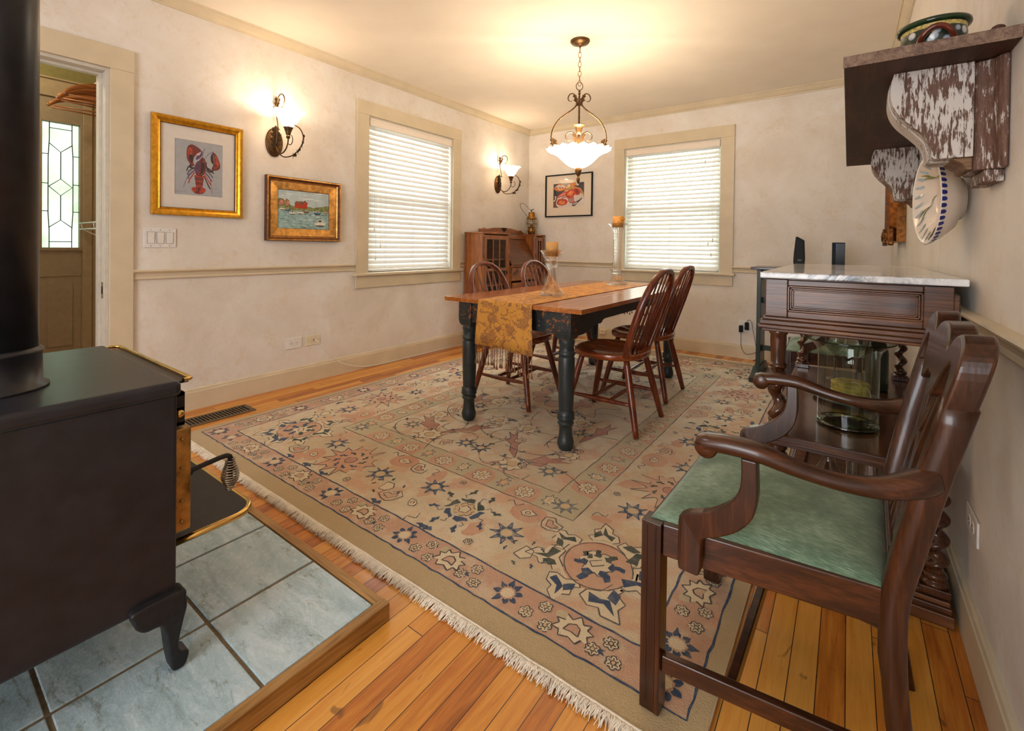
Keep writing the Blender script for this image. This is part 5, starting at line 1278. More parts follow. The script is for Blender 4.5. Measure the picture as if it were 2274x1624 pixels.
# ------------------------------------------------------------------ oak secretary cabinet in the corner (faces +x)
SX, S0, S1 = .275, -1.238, -.045
s = thing('secretary_cabinet', 'carved oak secretary with glass door and slanted writing flap in the far corner', 'cabinet', (.15, -.64, 0))
HT = 1.193
def glasscase(ya, yb, nm):
    m = MB(); x0 = .03
    m.box(x0, SX - .02, ya, ya + .018, .05, HT - .018).box(x0, SX - .02, yb - .018, yb, .05, HT - .018).box(x0, x0 + .01, ya + .018, yb - .018, .05, HT - .018).box(x0, SX - .02, ya + .018, yb - .018, .05, .075)
    c = m.build(nm, OAK, s, bevel=.002)
    MB().box(x0 + .0105, x0 + .013, ya + .0185, yb - .0185, .076, HT - .019).box(x0 + .0135, SX - .034, ya + .0185, ya + .020, .076, HT - .019).box(x0 + .0135, SX - .034, yb - .020, yb - .0185, .076, HT - .019).build('interior_shade_lining', OAKD, c)  # dark lining added so the shade inside the case is in the colour
    MB().box(x0 - .004, SX + .006, ya - .006, yb + .006, HT - .018, HT).build('top', OAKY, s, bevel=.004)
    m = MB()
    for zz in (.38, .62, .895): m.box(x0 + .01, SX - .03, ya + .018, yb - .018, zz, zz + .014)
    m.build('shelf', OAKY, s)
    for (a, b) in ((ya, ya + .034), (yb - .034, yb)):   # front posts with carved drops
        MB().box(SX - .02, SX, a, b, .0, HT - .018).build('post', OAK, s, bevel=.003)
        m = MB(); cy = (a + b) / 2
        for k in range(7): m.sphere((SX, cy, HT - .06 - k * .024), .0085 - .0006 * k, n=8, sc=(.45, .8, 1.3))
        m.tube([(SX + .001, cy, HT - .225), (SX + .003, cy, HT - .25), (SX + .001, cy + .004, HT - .275)], .003, 6); m.build('carving', OAKDZ, s)
    d0, d1 = ya + .036, yb - .036; st = .034; z0, z1 = .10, HT - .03
    m = MB(); X0, X1 = SX - .018, SX + .002
    m.box(X0, X1, d0, d0 + st, z0, z1).box(X0, X1, d1 - st, d1, z0, z1).box(X0, X1, d0 + st, d1 - st, z0, z0 + .05).box(X0, X1, d0 + st, d1 - st, z1 - .045, z1)
    zm = .80; m.box(X0, X1, d0 + st, d1 - st, zm - .016, zm + .012)
    n = 3 if d1 - d0 > .3 else 2
    for k in range(1, n):
        y = d0 + st + (d1 - d0 - 2 * st) * k / n; m.box(X0 + .004, X1 - .002, y - .006, y + .006, z0 + .05, z1 - .045)
    d = m.build('glass_door', OAK, s, bevel=.002)
    MB().add([(SX - .010, d0 + st, z0 + .05), (SX - .010, d1 - st, z0 + .05), (SX - .010, d1 - st, z1 - .045), (SX - .010, d0 + st, z1 - .045)], [(0, 1, 2, 3)]).build('pane', PICG, d)
    MB().lathe([(.012, 0), (.012, .002), (.009, .003)], (X1, d1 - .017, .76), 12, rot=Matrix.Rotation(PI / 2, 3, 'Y') @ Matrix.Diagonal((1.8, .8, 1))).build('escutcheon', DARK, d)
    return c
glasscase(S0, -.764, 'bookcase'); glasscase(-.262, S1, 'bookcase')
ya, yb = -.758, -.268
m = MB(); m.box(.03, .045, ya, yb, .05, HT - .05).box(.03, .14, ya, yb, HT - .062, HT - .045).box(.03, .30, ya, yb, .815, .835).box(.03, .285, ya, yb, .40, .42)
m.box(.03, .285, ya, ya + .016, .05, .815).box(.03, .285, yb - .016, yb, .05, .815)
m.build('desk_case', OAKY, s, bevel=.002)
m = MB(); m.prism([(.128, ya + .003, HT - .064), (.140, ya + .003, HT - .064), (.305, ya + .003, .838), (.290, ya + .003, .838)], (0, yb - ya - .006, 0)); m.build('writing_flap', wood('walnut flap', (56, 28, 12), (96, 52, 26), (128, 76, 42), 1, .3, .4), s, bevel=.002)
MB().box(.128, .150, ya + .003, yb - .003, HT - .062, HT - .020).build('frieze', OAKY, s, bevel=.003)
dr = MB().box(.285, .303, ya + .008, yb - .008, .662, .808).build('carved_drawer', OAKY, s, bevel=.003)
def leafrel(cy, cz, sc, flip):
    p = [(-1, -.2), (-.6, .35), (-.1, .45), (.1, .8), (.4, .55), (.9, .95), (.8, .4), (1.1, .1), (.5, .0), (.2, -.35), (-.2, -.1), (-.5, -.5)]
    pp = smooth2([(cy + (x * -1 if flip else x) * sc, cz + y * sc) for x, y in p], 3); return MB().prism([(.303, y, z) for y, z in pp], (.005, 0, 0))
m = leafrel(-.68, .752, .050, False); m.build('leaf_carving', OAKDZ, dr, bevel=.002); m = leafrel(-.345, .752, .050, True); m.build('leaf_carving', OAKDZ, dr, bevel=.002)
m = MB(); m.prism([(.303, y, z) for y, z in [(-.513 + .17 * math.cos(a), .672 + .062 * math.sin(a)) for a in [PI * k / 16 for k in range(17)]]], (.004, 0, 0)); m.build('shell_carving', OAKY, dr)
for k in range(5): MB().sphere((.306, -.553 + .020 * k, .688), .011, n=8, sc=(.6, 1, 1)).build('pull', plain('white drawer pull carving', (206, 186, 160), .4), dr)
for z0, z1 in ((.43, .64), (.12, .39)):
    d = MB().box(.285, .300, ya + .02, yb - .02, z0, z1).build('drawer', OAKY, s, bevel=.003)
    for y in (ya + .12, yb - .12): MB().sphere((.306, y, (z0 + z1) / 2), .012, n=10).build('knob', LBRASS, d)
MB().box(.05, .27, S0 + .02, S1 - .02, .0005, .05).build('plinth', OAKY, s)
cr = [(-1.045, 1.1935), (-1.045, 1.232), (-1.03, 1.240), (-1.00, 1.236), (-.97, 1.250), (-.94, 1.246), (-.90, 1.238), (-.86, 1.246), (-.76, 1.258), (-.60, 1.264), (-.44, 1.258), (-.36, 1.246), (-.30, 1.236), (-.26, 1.244), (-.23, 1.232), (-.20, 1.214), (-.175, 1.21), (-.175, 1.1935)]
MB().prism([(.05, y, z) for y, z in cr], (.018, 0, 0)).build('crest_rail', OAKY, s, bevel=.004)
MB().prism([(.068, -.60 + y, 1.258 + z) for y, z in [(-.05, 0), (.05, 0), (.03, -.03), (0, -.045), (-.03, -.03)]], (.003, 0, 0)).build('crest_carving', DARK, s)
# small things behind the glass
g = thing('glass_lamp', 'small clear oil lamp inside the cabinet on the upper shelf', 'lamp', (.15, -1.10, .9095))
MB().lathe([(.0001, .91), (.032, .91), (.030, .918), (.012, .93), (.014, .945), (.034, .965), (.034, .985), (.018, 1.0)], (.15, -1.10, 0), 16).build('font', plain('milk glass', (196, 190, 180), .15), g)
MB().lathe([(.016, 1.0), (.028, 1.03), (.018, 1.07), (.017, 1.14)], (.15, -1.10, 0), 16, cap=False).build('chimney', JAR, g)
# ------------------------------------------------------------------ brass lantern on top
LX, LY, LZ = .135, -.130, HT + .0005
l_ = thing('lantern', 'brass railroad lantern with wire cage and raised handle on the cabinet top', 'lantern', (LX, LY, LZ))
def la(nm, pr, mt, n=28, **k): return MB().lathe([(r, z + LZ) for r, z in pr], (LX, LY, 0), n, **k).build(nm, mt, l_)
la('fount', [(.0001, 0), (.043, 0), (.043, .03), (.046, .034), (.046, .062), (.040, .068), (.036, .085), (.050, .090), (.050, .096), (.0001, .097)], LBRASS, cap=False)
la('globe', [(.040, .097), (.046, .110), (.052, .135), (.050, .165), (.042, .188), (.038, .195)], LGLOBE, cap=False)
la('burner', [(.016, .097), (.014, .12), (.006, .135), (.005, .15)], LBRASS, 12)
la('cap', [(.066, .194), (.067, .198), (.060, .205), (.044, .225), (.040, .232), (.040, .272), (.036, .278), (.0001, .282)], LBRASS, cap=False)
m = MB()
for a in range(6):
    an = a * PI / 3 + .3; c_, s__ = math.cos(an), math.sin(an)
    P = [(LX + r * c_, LY + r * s__, LZ + z) for r, z in ((.062, .198), (.070, .16), (.072, .12), (.060, .08), (.047, .060))]; m.tube(bez(P, 5), .0018, 6)
    P = [(LX + r * c_, LY + r * s__, LZ + z) for r, z in ((.046, .058), (.062, .045), (.070, .02), (.072, .003))]; m.tube(bez(P, 4), .0018, 6)
m.tube([(LX + .072 * math.cos(2 * PI * k / 28), LY + .072 * math.sin(2 * PI * k / 28), LZ + .135) for k in range(28)], .0018, 6, closed=True)
m.tube([(LX + .0715 * math.cos(2 * PI * k / 28), LY + .0715 * math.sin(2 * PI * k / 28), LZ + .0035) for k in range(28)], .0018, 6, closed=True)
m.build('wire_cage', BRONZE, l_)
ex = Vector((-.22, -.9755, 0)); o = Vector((LX, LY, LZ))
MB().tube(bez([o + ex * .056 + Vector((0, 0, .205)), o + ex * .10 + Vector((0, 0, .245)), o + ex * .175 + Vector((0, 0, .315)), o + ex * .19 + Vector((0, 0, .365)), o + ex * .14 + Vector((0, 0, .375)), o + ex * .06 + Vector((0, 0, .33)), o + ex * (-.01) + Vector((0, 0, .285))], 7), .0024, 8).build('bail_handle', BRONZE, l_)
m = MB(); m.tube([o + Vector((0, 0, .280)), o + Vector((0, 0, .302))], .005, 8); m.tube([o + ex * .02 + Vector((0, 0, .298)), o + ex * (-.035) + Vector((0, 0, .320))], .005, 8); m.build('thumb_lift', BRONZE, l_)
# ------------------------------------------------------------------ carver armchair (local: back towards +x, origin under the seat)
def armchair():
    c = thing('armchair', 'x', 'chair', (0, 0, 0), 'mahogany armchairs with green seats')
    FZ = .0135
    def interp(tab, z):
        for (a, b), (d, e) in zip(tab[:-1], tab[1:]):
            if a <= z <= d: return b + (e - b) * (z - a) / (d - a)
        return tab[-1][1] if z > tab[-1][0] else tab[0][1]
    PXZ = [(.0, .252), (.10, .236), (.2, .222), (.33, .211), (.42, .212), (.5, .226), (.66, .257), (.80, .290), (.92, .318)]
    PYZ = [(.0, .186), (.42, .198), (.66, .226), (.92, .246)]
    for sy in (1, -1):
        m = MB(); y = .255 * sy; x0, x1, h = -.229, -.185, .022
        m.box(x0, x1, y - h, y + h, FZ, .437)
        for o in (-.010, .010): m.box(x0 + .006, x1 - .006, y + o - .0014, y + o + .0014, FZ + .03, .43) ; 
        for o in (.012, .031): m.box(x0 + o, x0 + o + .0025, y - h - .0015, y + h + .0015, FZ + .02, .43)
        m.build('leg', MAHOG, c, bevel=.003)
        P = [(interp(PXZ, z) - .001, sy * interp(PYZ, z), z) for z in [.0012] + [k * .04 for k in range(1, 21)]]
        sec = [(-.017, -.018), (-.013, -.021), (.013, -.021), (.017, -.018), (.017, .018), (.013, .021), (-.013, .021), (-.017, .018)]
        MB().sweep(sec, P, up=(1, 0, 0), scale=[(1, .86)] * 4 + [(1, .92)] * 4 + [(1, 1)] * 5 + [(1, 1.05)] * 8).build('leg', MAHOG, c)
    # rails
    yf, yr = .255, .200
    def railb(p0, p1, z0, z1, th, nm):
        p0 = Vector(p0); p1 = Vector(p1); d = (p1 - p0); n = Vector((-d.y, d.x, 0)).normalized() * th
        return MB().prism([p0 + Vector((0, 0, z0)) - n / 2, p1 + Vector((0, 0, z0)) - n / 2, p1 + Vector((0, 0, z1)) - n / 2, p0 + Vector((0, 0, z1)) - n / 2], n).build(nm, MAHOGX, c, bevel=.003)
    for sy in (1, -1):
        railb((-.186, sy * (yf + .002), 0), (.205, sy * (yr - .002), 0), .368, .438, .026, 'seat_rail')
        railb((-.186, sy * yf, 0), (.240, sy * (yr - .006), 0), .104, .142, .019, 'stretcher')
    railb((-.208, -.234, 0), (-.208, .234, 0), .368, .436, .026, 'seat_rail'); railb((.216, -.183, 0), (.216, .183, 0), .368, .450, .026, 'seat_rail')
    railb((-.05, -.237, 0), (-.05, .237, 0), .106, .140, .019, 'stretcher')
    # drop-in seat
    n = 22; vs = []; fs = []
    for i in range(n + 1):
        for j in range(n + 1):
            u, v = i / n * 2 - 1, j / n * 2 - 1; x = -.005 + .209 * u; hw = yf + .004 + (yr + .004 - yf) * (x + .214) / .42 - .002
            e = (1 - abs(u) ** 7) * (1 - abs(v) ** 7); vs.append((x, hw * v, .4395 + .018 * e ** .6 + .014 * (1 - u * u) * (1 - v * v)))
    for i in range(n):
        for j in range(n): a = i * (n + 1) + j; fs.append((a, a + n + 1, a + n + 2, a + 1))
    m = MB().add(vs, fs, 0, True)
    bd = [i * (n + 1) for i in range(n + 1)] + [n * (n + 1) + j for j in range(1, n + 1)] + [i * (n + 1) + n for i in range(n - 1, -1, -1)] + [j for j in range(n - 1, 0, -1)]
    b = len(m.v); m.v += [(vs[k][0], vs[k][1], .436) for k in bd]
    for q in range(len(bd)): w = (q + 1) % len(bd); m.f.append((bd[q], b + q, b + w, bd[w])); m.m.append(0); m.s.append(True)
    m.build('seat', VELVET, c)
    # arms and their curved supports
    for sy in (1, -1):
        q = [(-.102, .292, .654), (-.085, .293, .657), (-.045, .295, .662), (.005, .296, .662), (.05, .293, .652), (.092, .288, .644), (.14, .280, .640), (.19, .266, .643), (.235, .246, .656), (.262, .228, .668)]
        path = bez([(x, sy * y, z) for x, y, z in q], 5); k = len(path)
        sec = [(-.023, -.010), (-.017, -.015), (.017, -.015), (.023, -.010), (.023, .008), (.015, .014), (0, .016), (-.015, .014), (-.023, .008)]
        sc = [(a, b) for a, b in zip(lerpl([.95, 1.0, 1.0, 1.0, .85, .75, .75, .85, .95, .7], k), lerpl([.9, 1.0, 1.0, 1.0, .85, .75, .8, 1.0, 1.25, 1.35], k))]
        a_ = MB().sweep(sec, path, up=(0, 0, 1), scale=sc).build('arm', MAHOGX, c)
        MB().lathe([(.0001, -.023), (.018, -.023), (.022, -.019), (.022, .019), (.018, .023), (.0001, .023)], (-.086, sy * .2925, .650), 20, rot=Matrix.Rotation(PI / 2, 3, 'X'), cap=False).build('arm_scroll', MAHOGX, a_)
        fr = [(-.021, .648), (-.0205, .610), (-.026, .578), (-.044, .548), (-.080, .518), (-.118, .502), (-.134, .492), (-.141, .476), (-.142, .386), (-.136, .374)]
        bk = [(-.104, .374), (-.097, .386), (-.096, .440), (-.088, .458), (-.058, .474), (-.024, .500), (.000, .535), (.008, .575), (.008, .610), (.007, .648)]
        pts = smooth2(fr, 3, False) + smooth2(bk, 3, False)
        m = MB(); o0 = .272; m.prism([(x, sy * o0 + sy * .018 * max(0, (z - .44) / .21), z) for x, z in pts], (0, sy * .026, 0), smooth=False)
        m.build('arm_support', MAHOG, a_, bevel=.005, bseg=3)
    # crest rail: serpentine yoke
    half = [(0, .905), (.035, .904), (.065, .897), (.088, .884), (.098, .872), (.106, .868), (.120, .876), (.145, .893), (.175, .905), (.205, .907), (.235, .898), (.255, .880), (.262, .855), (.258, .815), (.252, .785)]
    low = [(.216, .785), (.213, .815), (.205, .838), (.190, .852), (.170, .850), (.148, .836), (.122, .808), (.098, .778), (.080, .770), (.045, .790), (.025, .800), (0, .795)]
    oh = smooth2(half, 3, False); ol = smooth2(low, 3, False)
    right = oh + ol; left = [(-y, z) for y, z in ol[-2::-1]] + [(-y, z) for y, z in oh[-1:0:-1]]
    outl_ = right + left
    m = MB(); m.prism([(interp(PXZ, z) - .0235, y, z) for y, z in outl_], (.043, 0, .003))
    m.build('crest_rail', MAHOG, c, bevel=.006, bseg=3)
    # pierced splat of interlaced straps
    def strap(pts, w=1.0):
        P = bez([(interp(PXZ, z) - .002, y, z) for y, z in pts], 6); s_ = [(-.007, -.0085), (.007, -.0085), (.007, .0085), (-.007, .0085)]
        return MB().sweep(s_, P, up=(0, 1, 0), scale=[(1, w)] * len(P), smooth=False).build('splat_strap', MAHOG, c, bevel=.002)
    for sg in (1, -1):
        strap([(sg * .092, .79), (sg * .072, .72), (sg * .050, .65), (sg * .044, .59), (sg * .058, .53), (sg * .078, .475), (sg * .080, .455)], 1.25)
        strap([(sg * .030, .80), (sg * .028, .75), (sg * .002, .69), (-sg * .026, .635), (-sg * .028, .585), (0, .54), (sg * .026, .50), (sg * .03, .455)], 1.0)
        strap([(sg * .062, .78), (sg * .048, .735), (sg * .022, .70), (-sg * .0, .665)], .8)
    m = MB(); m.box(.205, .235, -.105, .105, .449, .470); m.build('splat_shoe', MAHOGX, c, bevel=.004)
    return c
ac = armchair(); ac.location = (3.178, -3.604, 0); ac.rotation_euler.z = math.radians(-1.8); ac['label'] = 'dark carved armchair with green velvet seat standing in the foreground by the right wall'
dup(ac, (3.215, -1.38, 0), math.radians(2), 'second green seated armchair half hidden behind the marble topped console')

# ------------------------------------------------------------------ marble topped console with barley twist legs
KY0, KY1 = -3.140, -2.0
k = thing('console_table', 'carved dark oak console with white marble top and twisted legs against the right wall', 'table', (3.32, -2.57, 0))
MB().box(3.072, 3.571, -3.171, -1.975, .9535, .9735).build('marble_top', MARBLE, k, bevel=.004, bseg=3)
m = MB(); X0, X1 = 3.085, 3.546
m.box(X0 + .012, X1 - .01, KY0 + .012, KY1 - .012, .826, .953)
st = .064
m.box(X0, X0 + st, KY0, KY0 + .012, .826, .951).box(X1 - st, X1, KY0, KY0 + .012, .826, .951).box(X0 + st, X1 - st, KY0 + .0005, KY0 + .012, .930, .949).box(X0 + st, X1 - st, KY0 + .0005, KY0 + .012, .826, .846)
m.box(X0, X0 + .012, KY0 + .012, KY1, .826, .951).box(X0 + .012, X1 - .01, KY1 - .012, KY1, .826, .951)
m.box(X1 - .0005, X1 + .012, KY0 + .002, KY0 + .06, .795, .928)
m.build('frieze', OAKD, k, bevel=.0025)
m = MB(); a, b, z0, z1 = X0 + st, X1 - st, .846, .930
for i, (o, d) in enumerate(((0, .0005), (.006, .004), (.011, .008))):
    w_ = .0055
    for q in ((a + o, a + o + w_, z0 + o, z1 - o), (b - o - w_, b - o, z0 + o, z1 - o), (a + o, b - o, z0 + o, z0 + o + w_), (a + o, b - o, z1 - o - w_, z1 - o)): m.box(q[0], q[1], KY0 + d - .002, KY0 + .012, q[2], q[3])
m.build('panel_moulding', OAKD, k, bevel=.0015)
m = MB()
for i in range(26):
    y = KY0 + .03 + i * .042
    for z in (.86, .885, .91): m.sphere((X0 + .0, y, z), .010, n=8, sc=(.5, 1.2, .9))
m.build('carved_front', OAKD, k)
m = MB()
for z0, z1, o in ((.815, .826, .008), (.800, .815, .016), (.787, .800, .020), (.777, .787, .010)): m.box(X0 - o, X1 + o * .3, KY0 - o, KY1 + o, z0, z1)
m.build('lower_moulding', OAKD, k, bevel=.004, bseg=3)
def twist(m, x, y, z0, z1, r=.0205, a=.0085, pitch=.062, ph=0, n=16):
    L = max(8, int((z1 - z0) / .0035)); P = []; 
    vs = []
    for i in range(L + 1):
        f = i / L; z = z0 + (z1 - z0) * f; th = 2 * PI * z / pitch + ph; e = min(1, f * 8, (1 - f) * 8); 
        cx, cy = x + a * e * math.cos(th), y + a * e * math.sin(th)
        for j in range(n):
            t = 2 * PI * j / n; vs.append((cx + r * math.cos(t), cy + r * math.sin(t), z))
    fs = [(i * n + j, i * n + (j + 1) % n, (i + 1) * n + (j + 1) % n, (i + 1) * n + j) for i in range(L) for j in range(n)]
    m.add(vs, fs, 0, True); m.lathe([(r * .9, z0), (.001, z0 + .0002)], (x, y, 0), 8); return m
for (x, y, fr) in ((3.121, -3.100, 1), (3.520, -3.100, 1), (3.121, -2.04, 0), (3.515, -2.04, 0)):
    m = MB()
    if fr:
        m.lathe([(.028, .7765), (.028, .768), (.024, .762), (.0245, .745), (.0225, .70), (.0215, .668), (.028, .662), (.028, .655), (.020, .650), (.019, .64)], (x, y, 0), 24)
        twist(m, x, y, .470, .648, .0205, .0095, .088)
    else: twist(m, x, y, .470, .7765, .0165, .0085, .060, 1)
    m.lathe([(.019, .485), (.026, .478), (.026, .470), (.020, .466), (.029, .460), (.029, .456)], (x, y, 0), 20)
    r = .031; m.box(x - r, x + r, y - r, y + r, .4375, .458)
    m.build('leg', OAKDZ, k, bevel=.002)
    m = MB(); r = .034; m.box(x - r, x + r, y - r, y + r, .0765, .096)
    m.lathe([(.033, .096), (.034, .104), (.026, .112), (.031, .12), (.030, .128), (.020, .136)], (x, y, 0), 22)
    if fr and x < 3.3: m.lathe([(.020, .13), (.024, .30), (.018, .318), (.030, .328), (.036, .345), (.034, .362), (.024, .374), (.032, .382), (.032, .3995)], (x, y, 0), 24)
    else:
        twist(m, x, y, .135, .375, .0235, .0105, .058, .4); m.lathe([(.024, .372), (.032, .380), (.032, .3995)], (x, y, 0), 20)
    m.build('lower_leg', OAKDZ, k, bevel=.002)
m = MB(); m.box(3.105, 3.548, KY0 + .012, KY1 - .006, .414, .437)
m.build('shelf', wood('oak shelf boards', (42, 20, 10), (82, 44, 24), (116, 68, 40), 1, .22, .5), k)
m = MB()
for z0, z1, o in ((.399, .410, .004), (.410, .418, .012), (.418, .4375, .0155)):
    m.box(3.105 - o, 3.105, KY0 - o + .012, KY1, z0, z1).box(3.105 - o, 3.548 + o * .4, KY0 + .012 - o, KY0 + .012, z0, z1).box(3.105, 3.548, KY1 - .006, KY1, z0, z1)
m.build('shelf_moulding', OAKD, k, bevel=.0025)
m = MB(); m.box(3.112, 3.546, KY0 + .03, KY1 - .02, .05, .062)
for z0, z1, o in ((.0005, .034, .024), (.034, .050, .016), (.050, .064, .010), (.064, .0765, .0)): m.box(3.112 - o, 3.548 + o * .55, KY0 + .024 - o, KY0 + .06, z0, z1).box(3.112 - o, 3.16, KY0 + .06, KY1, z0, z1).box(3.49, 3.548 + o * .55, KY0 + .06, KY1, z0, z1).box(3.16, 3.49, KY1 - .06, KY1, z0, z1)
m.build('plinth', OAKD, k, bevel=.003)
# things on the console
v = thing('hurricane_vase', 'large seeded glass hurricane vase with flared rim on the console shelf', 'vase', (3.312, -2.888, .4378))
MB().lathe([(.088, .444), (.0885, .47), (.0885, .60), (.089, .685), (.095, .704), (.110, .722), (.128, .733), (.131, .736)], (3.312, -2.888, 0), 48, cap=False).build('glass_wall', VASE, v)
MB().lathe([(.0001, .4378), (.086, .4378), (.0905, .441), (.0905, .448), (.084, .452), (.05, .458), (.0001, .466)], (3.312, -2.888, 0), 40, cap=False).build('glass_foot', FOOTG, v)
MB().tube([(3.312 + .131 * math.cos(2 * PI * i / 48), -2.888 + .131 * math.sin(2 * PI * i / 48), .736) for i in range(48)], .0022, 6, closed=True).build('rim', FOOTG, v)
d = thing('candle_dish', 'flat grey dish under the yellow candle behind the hurricane vase', 'dish', (3.318, -2.56, .4378))
MB().lathe([(.0001, .4378), (.10, .4378), (.122, .446), (.124, .452), (.10, .449), (.0001, .448)], (3.318, -2.56, 0), 36, cap=False).build('bowl', GREYD, d)
y_ = thing('candle', 'broad yellow layered candle seen through the hurricane vase', 'candle', (3.322, -2.56, .4495))
m = MB(); pr = [(.0001, .4495)]
for i in range(4): z = .4495 + i * .016; pr += [(.0625, z + .0005), (.0655, z + .004), (.0655, z + .012), (.0625, z + .0155)]
pr += [(.060, .514), (.0001, .512)]
MB().lathe(pr, (3.322, -2.56, 0), 40, cap=False).build('wax', CANDLEY, y_)
MB().tube(bez([(3.322, -2.575, .512), (3.330, -2.59, .521), (3.352, -2.600, .517), (3.380, -2.606, .500), (3.388, -2.610, .470), (3.390, -2.612, .456)], 6), .0016, 6).build('wick', WICK, y_)
def wineglass(x, y, lb):
    t = thing('wine_glass', lb, 'glass', (x, y, .4378), 'wine glasses on the console shelf')
    MB().lathe([(.034, .4378), (.033, .440), (.006, .445), (.004, .455), (.004, .545), (.008, .556), (.030, .58), (.039, .61), (.038, .65), (.032, .685)], (x, y, 0), 24, cap=False).build('bowl', JAR, t)
wineglass(3.262, -2.21, 'wine glass at the back of the console shelf, left of the other'); wineglass(3.345, -2.24, 'wine glass at the back of the console shelf, beside the bottle')
t = thing('glass_bottle', 'tall dark glass bottle at the back of the console shelf', 'bottle', (3.415, -2.30, .4378))
MB().lathe([(.0001, .4378), (.040, .4378), (.042, .445), (.042, .60), (.034, .64), (.016, .67), (.014, .74), (.017, .742), (.017, .752), (.0001, .753)], (3.415, -2.30, 0), 24, cap=False).build('body', plain('olive bottle glass', (44, 46, 28), .08, var=.1, spec=.7), t)
def jar(x, y, pr, lb):
    t = thing('glass_jar', lb, 'jar', (x, y, .0625)); MB().lathe([(r, z + .0625) for r, z in pr], (x, y, 0), 28, cap=False).build('body', JAR, t)
jar(3.262, -2.90, [(.0001, 0), (.040, 0), (.045, .01), (.045, .17), (.036, .21), (.020, .24), (.020, .275), (.026, .285)], 'narrow necked clear jar standing under the console shelf')
jar(3.375, -2.90, [(.0001, 0), (.060, 0), (.064, .008), (.064, .29), (.066, .30)], 'wide straight clear jar standing under the console shelf')
# ------------------------------------------------------------------ green stand in the back right corner with two phones
g = thing('side_stand', 'dark green painted trestle stand with brown top behind the console', 'table', (3.06, -.52, .0128))
MB().box(2.668, 3.45, -.72, -.34, .885, .906).build('top', DTOP, g, bevel=.004)
for x in (2.722, 3.385):
    m = MB(); m.box(x - .016, x + .016, -.655, -.405, .055, .884).build('end_panel', SGREEN, g, bevel=.003)
    m = MB(); m.prism([(x - .030, y, z) for y, z in ((-.885, .0145), (-.885, .05), (-.80, .062), (-.70, .095), (-.38, .095), (-.33, .062), (-.29, .05), (-.29, .0145))], (.06, 0, 0)); m.build('foot', SGREEN, g, bevel=.004)
for z, h, y in ((.415, .06, -.55), (.20, .05, -.55), (.80, .08, -.60), (.60, .05, -.55)):
    m = MB(); n = 24; pts = [(2.738 + .631 * i / n, z + h) for i in range(n + 1)] + [(2.738 + .631 * i / n, z + .010 * abs(math.sin(i * PI / 3))) for i in range(n, -1, -1)]
    m.prism([(x, y, zz) for x, zz in pts], (0, .02, 0)); m.build('rail', SGREEN, g, bevel=.002)
p = thing('cordless_phone', 'black slant topped phone standing on the green stand, left of the flat one', 'phone', (2.985, -.50, .9065))
m = MB(); m.prism([(x, -.535, z) for x, z in ((2.950, .9065), (3.022, .9065), (3.026, .98), (3.020, 1.125), (2.972, 1.155), (2.962, 1.152), (2.950, 1.02), (2.947, .96))], (0, .05, 0)); m.build('handset', BPLAS, p, bevel=.010, bseg=3)
MB().box(2.978, 3.004, -.536, -.5345, .96, .972).build('speaker_slot', plain('grey plastic', (60, 60, 64), .4), p)
p = thing('modem', 'black upright modem on the green stand, right of the slanted phone', 'modem', (3.243, -.50, .9065))
m = MB(); m.box(3.204, 3.286, -.545, -.45, .9065, 1.108); m.build('case', BPLAS, p, bevel=.003)
MB().box(3.228, 3.284, -.547, -.5445, .93, 1.100).build('front_panel', plain('gloss black plastic', (8, 8, 9), .2, spec=.2), p)
m = MB(); 
for z in (1.06, 1.075, 1.09): MB().box(3.2335, 3.2355, -.5475, -.5465, z, z + .003).build('indicator_light', glow('blue indicator', (60, 90, 255), 2.0, 0), p)
MB().tube(bez([(3.206, -.46, .925), (3.16, -.455, .912), (3.12, -.45, .909)], 6), .0014, 6).build('cord', CORDW, p)
# ------------------------------------------------------------------ shelf on corbels, pot, platter, gilt mirror
s = thing('wall_shelf', 'rough brown plank shelf on peeling white corbels high on the right wall', 'shelf', (3.44, -2.7, 1.21))
MB().box(3.291, 3.5875, -3.512, -1.90, 1.4875, 1.5135).build('plank', PLANK, s, bevel=.003)
MB().box(3.2895, 3.5875, -3.5145, -3.5122, 1.487, 1.514).build('weathered_edge', WEATH, s)
MB().sphere((3.556, -3.49, 1.520), .012, sc=(1, 1, .8)).build('plug', PLANK, s)
cp = [(3.392, 1.487), (3.536, 1.487), (3.536, 1.268), (3.470, 1.268)] + smooth2([(3.464, 1.274), (3.462, 1.296), (3.452, 1.322), (3.430, 1.350), (3.406, 1.378), (3.391, 1.406), (3.385, 1.436), (3.387, 1.468)], 4, False)
for y0 in (-3.402, -2.335):
    m = MB()
    for i, (o, th) in enumerate(((0, .046), (.0035, .006), (-.002, .046), (.0035, .006), (0, .046))):
        yy = y0 + (0, .046, .052, .098, .104)[i]
        m.prism([(x + (o if x < 3.5 else 0), yy, z + (o if z < 1.3 else 0)) for x, z in cp], (0, th, 0))
    cb = m.build('corbel', PEEL if y0 < -3 else PEEL3, s, bevel=.002)
    # moulded back plate
    plan = [(3.5872, -.030), (3.578, -.030), (3.572, -.022), (3.566, -.006), (3.553, .004), (3.543, .006), (3.5365, .012), (3.5365, .138), (3.543, .144), (3.553, .146), (3.566, .156), (3.572, .172), (3.578, .180), (3.5872, .180)]
    m = MB(); m.prism([(x, y0 + y, 1.236) for x, y in plan], (0, 0, .2505))
    m.box(3.553, 3.5870, y0 + .0, y0 + .150, 1.208, 1.236)
    m.build('back_plate', PEEL2, cb, bevel=.004, bseg=3)
    MB().prism([(x, y0 + .006, z) for x, z in ((3.500, 1.2672), (3.5360, 1.2672), (3.5360, 1.238), (3.526, 1.240), (3.520, 1.252))], (0, .138, 0)).build('drop', wood('bare corbel wood', (60, 40, 26), (104, 76, 52), (140, 108, 78), 0, .7, 0), cb, bevel=.003)
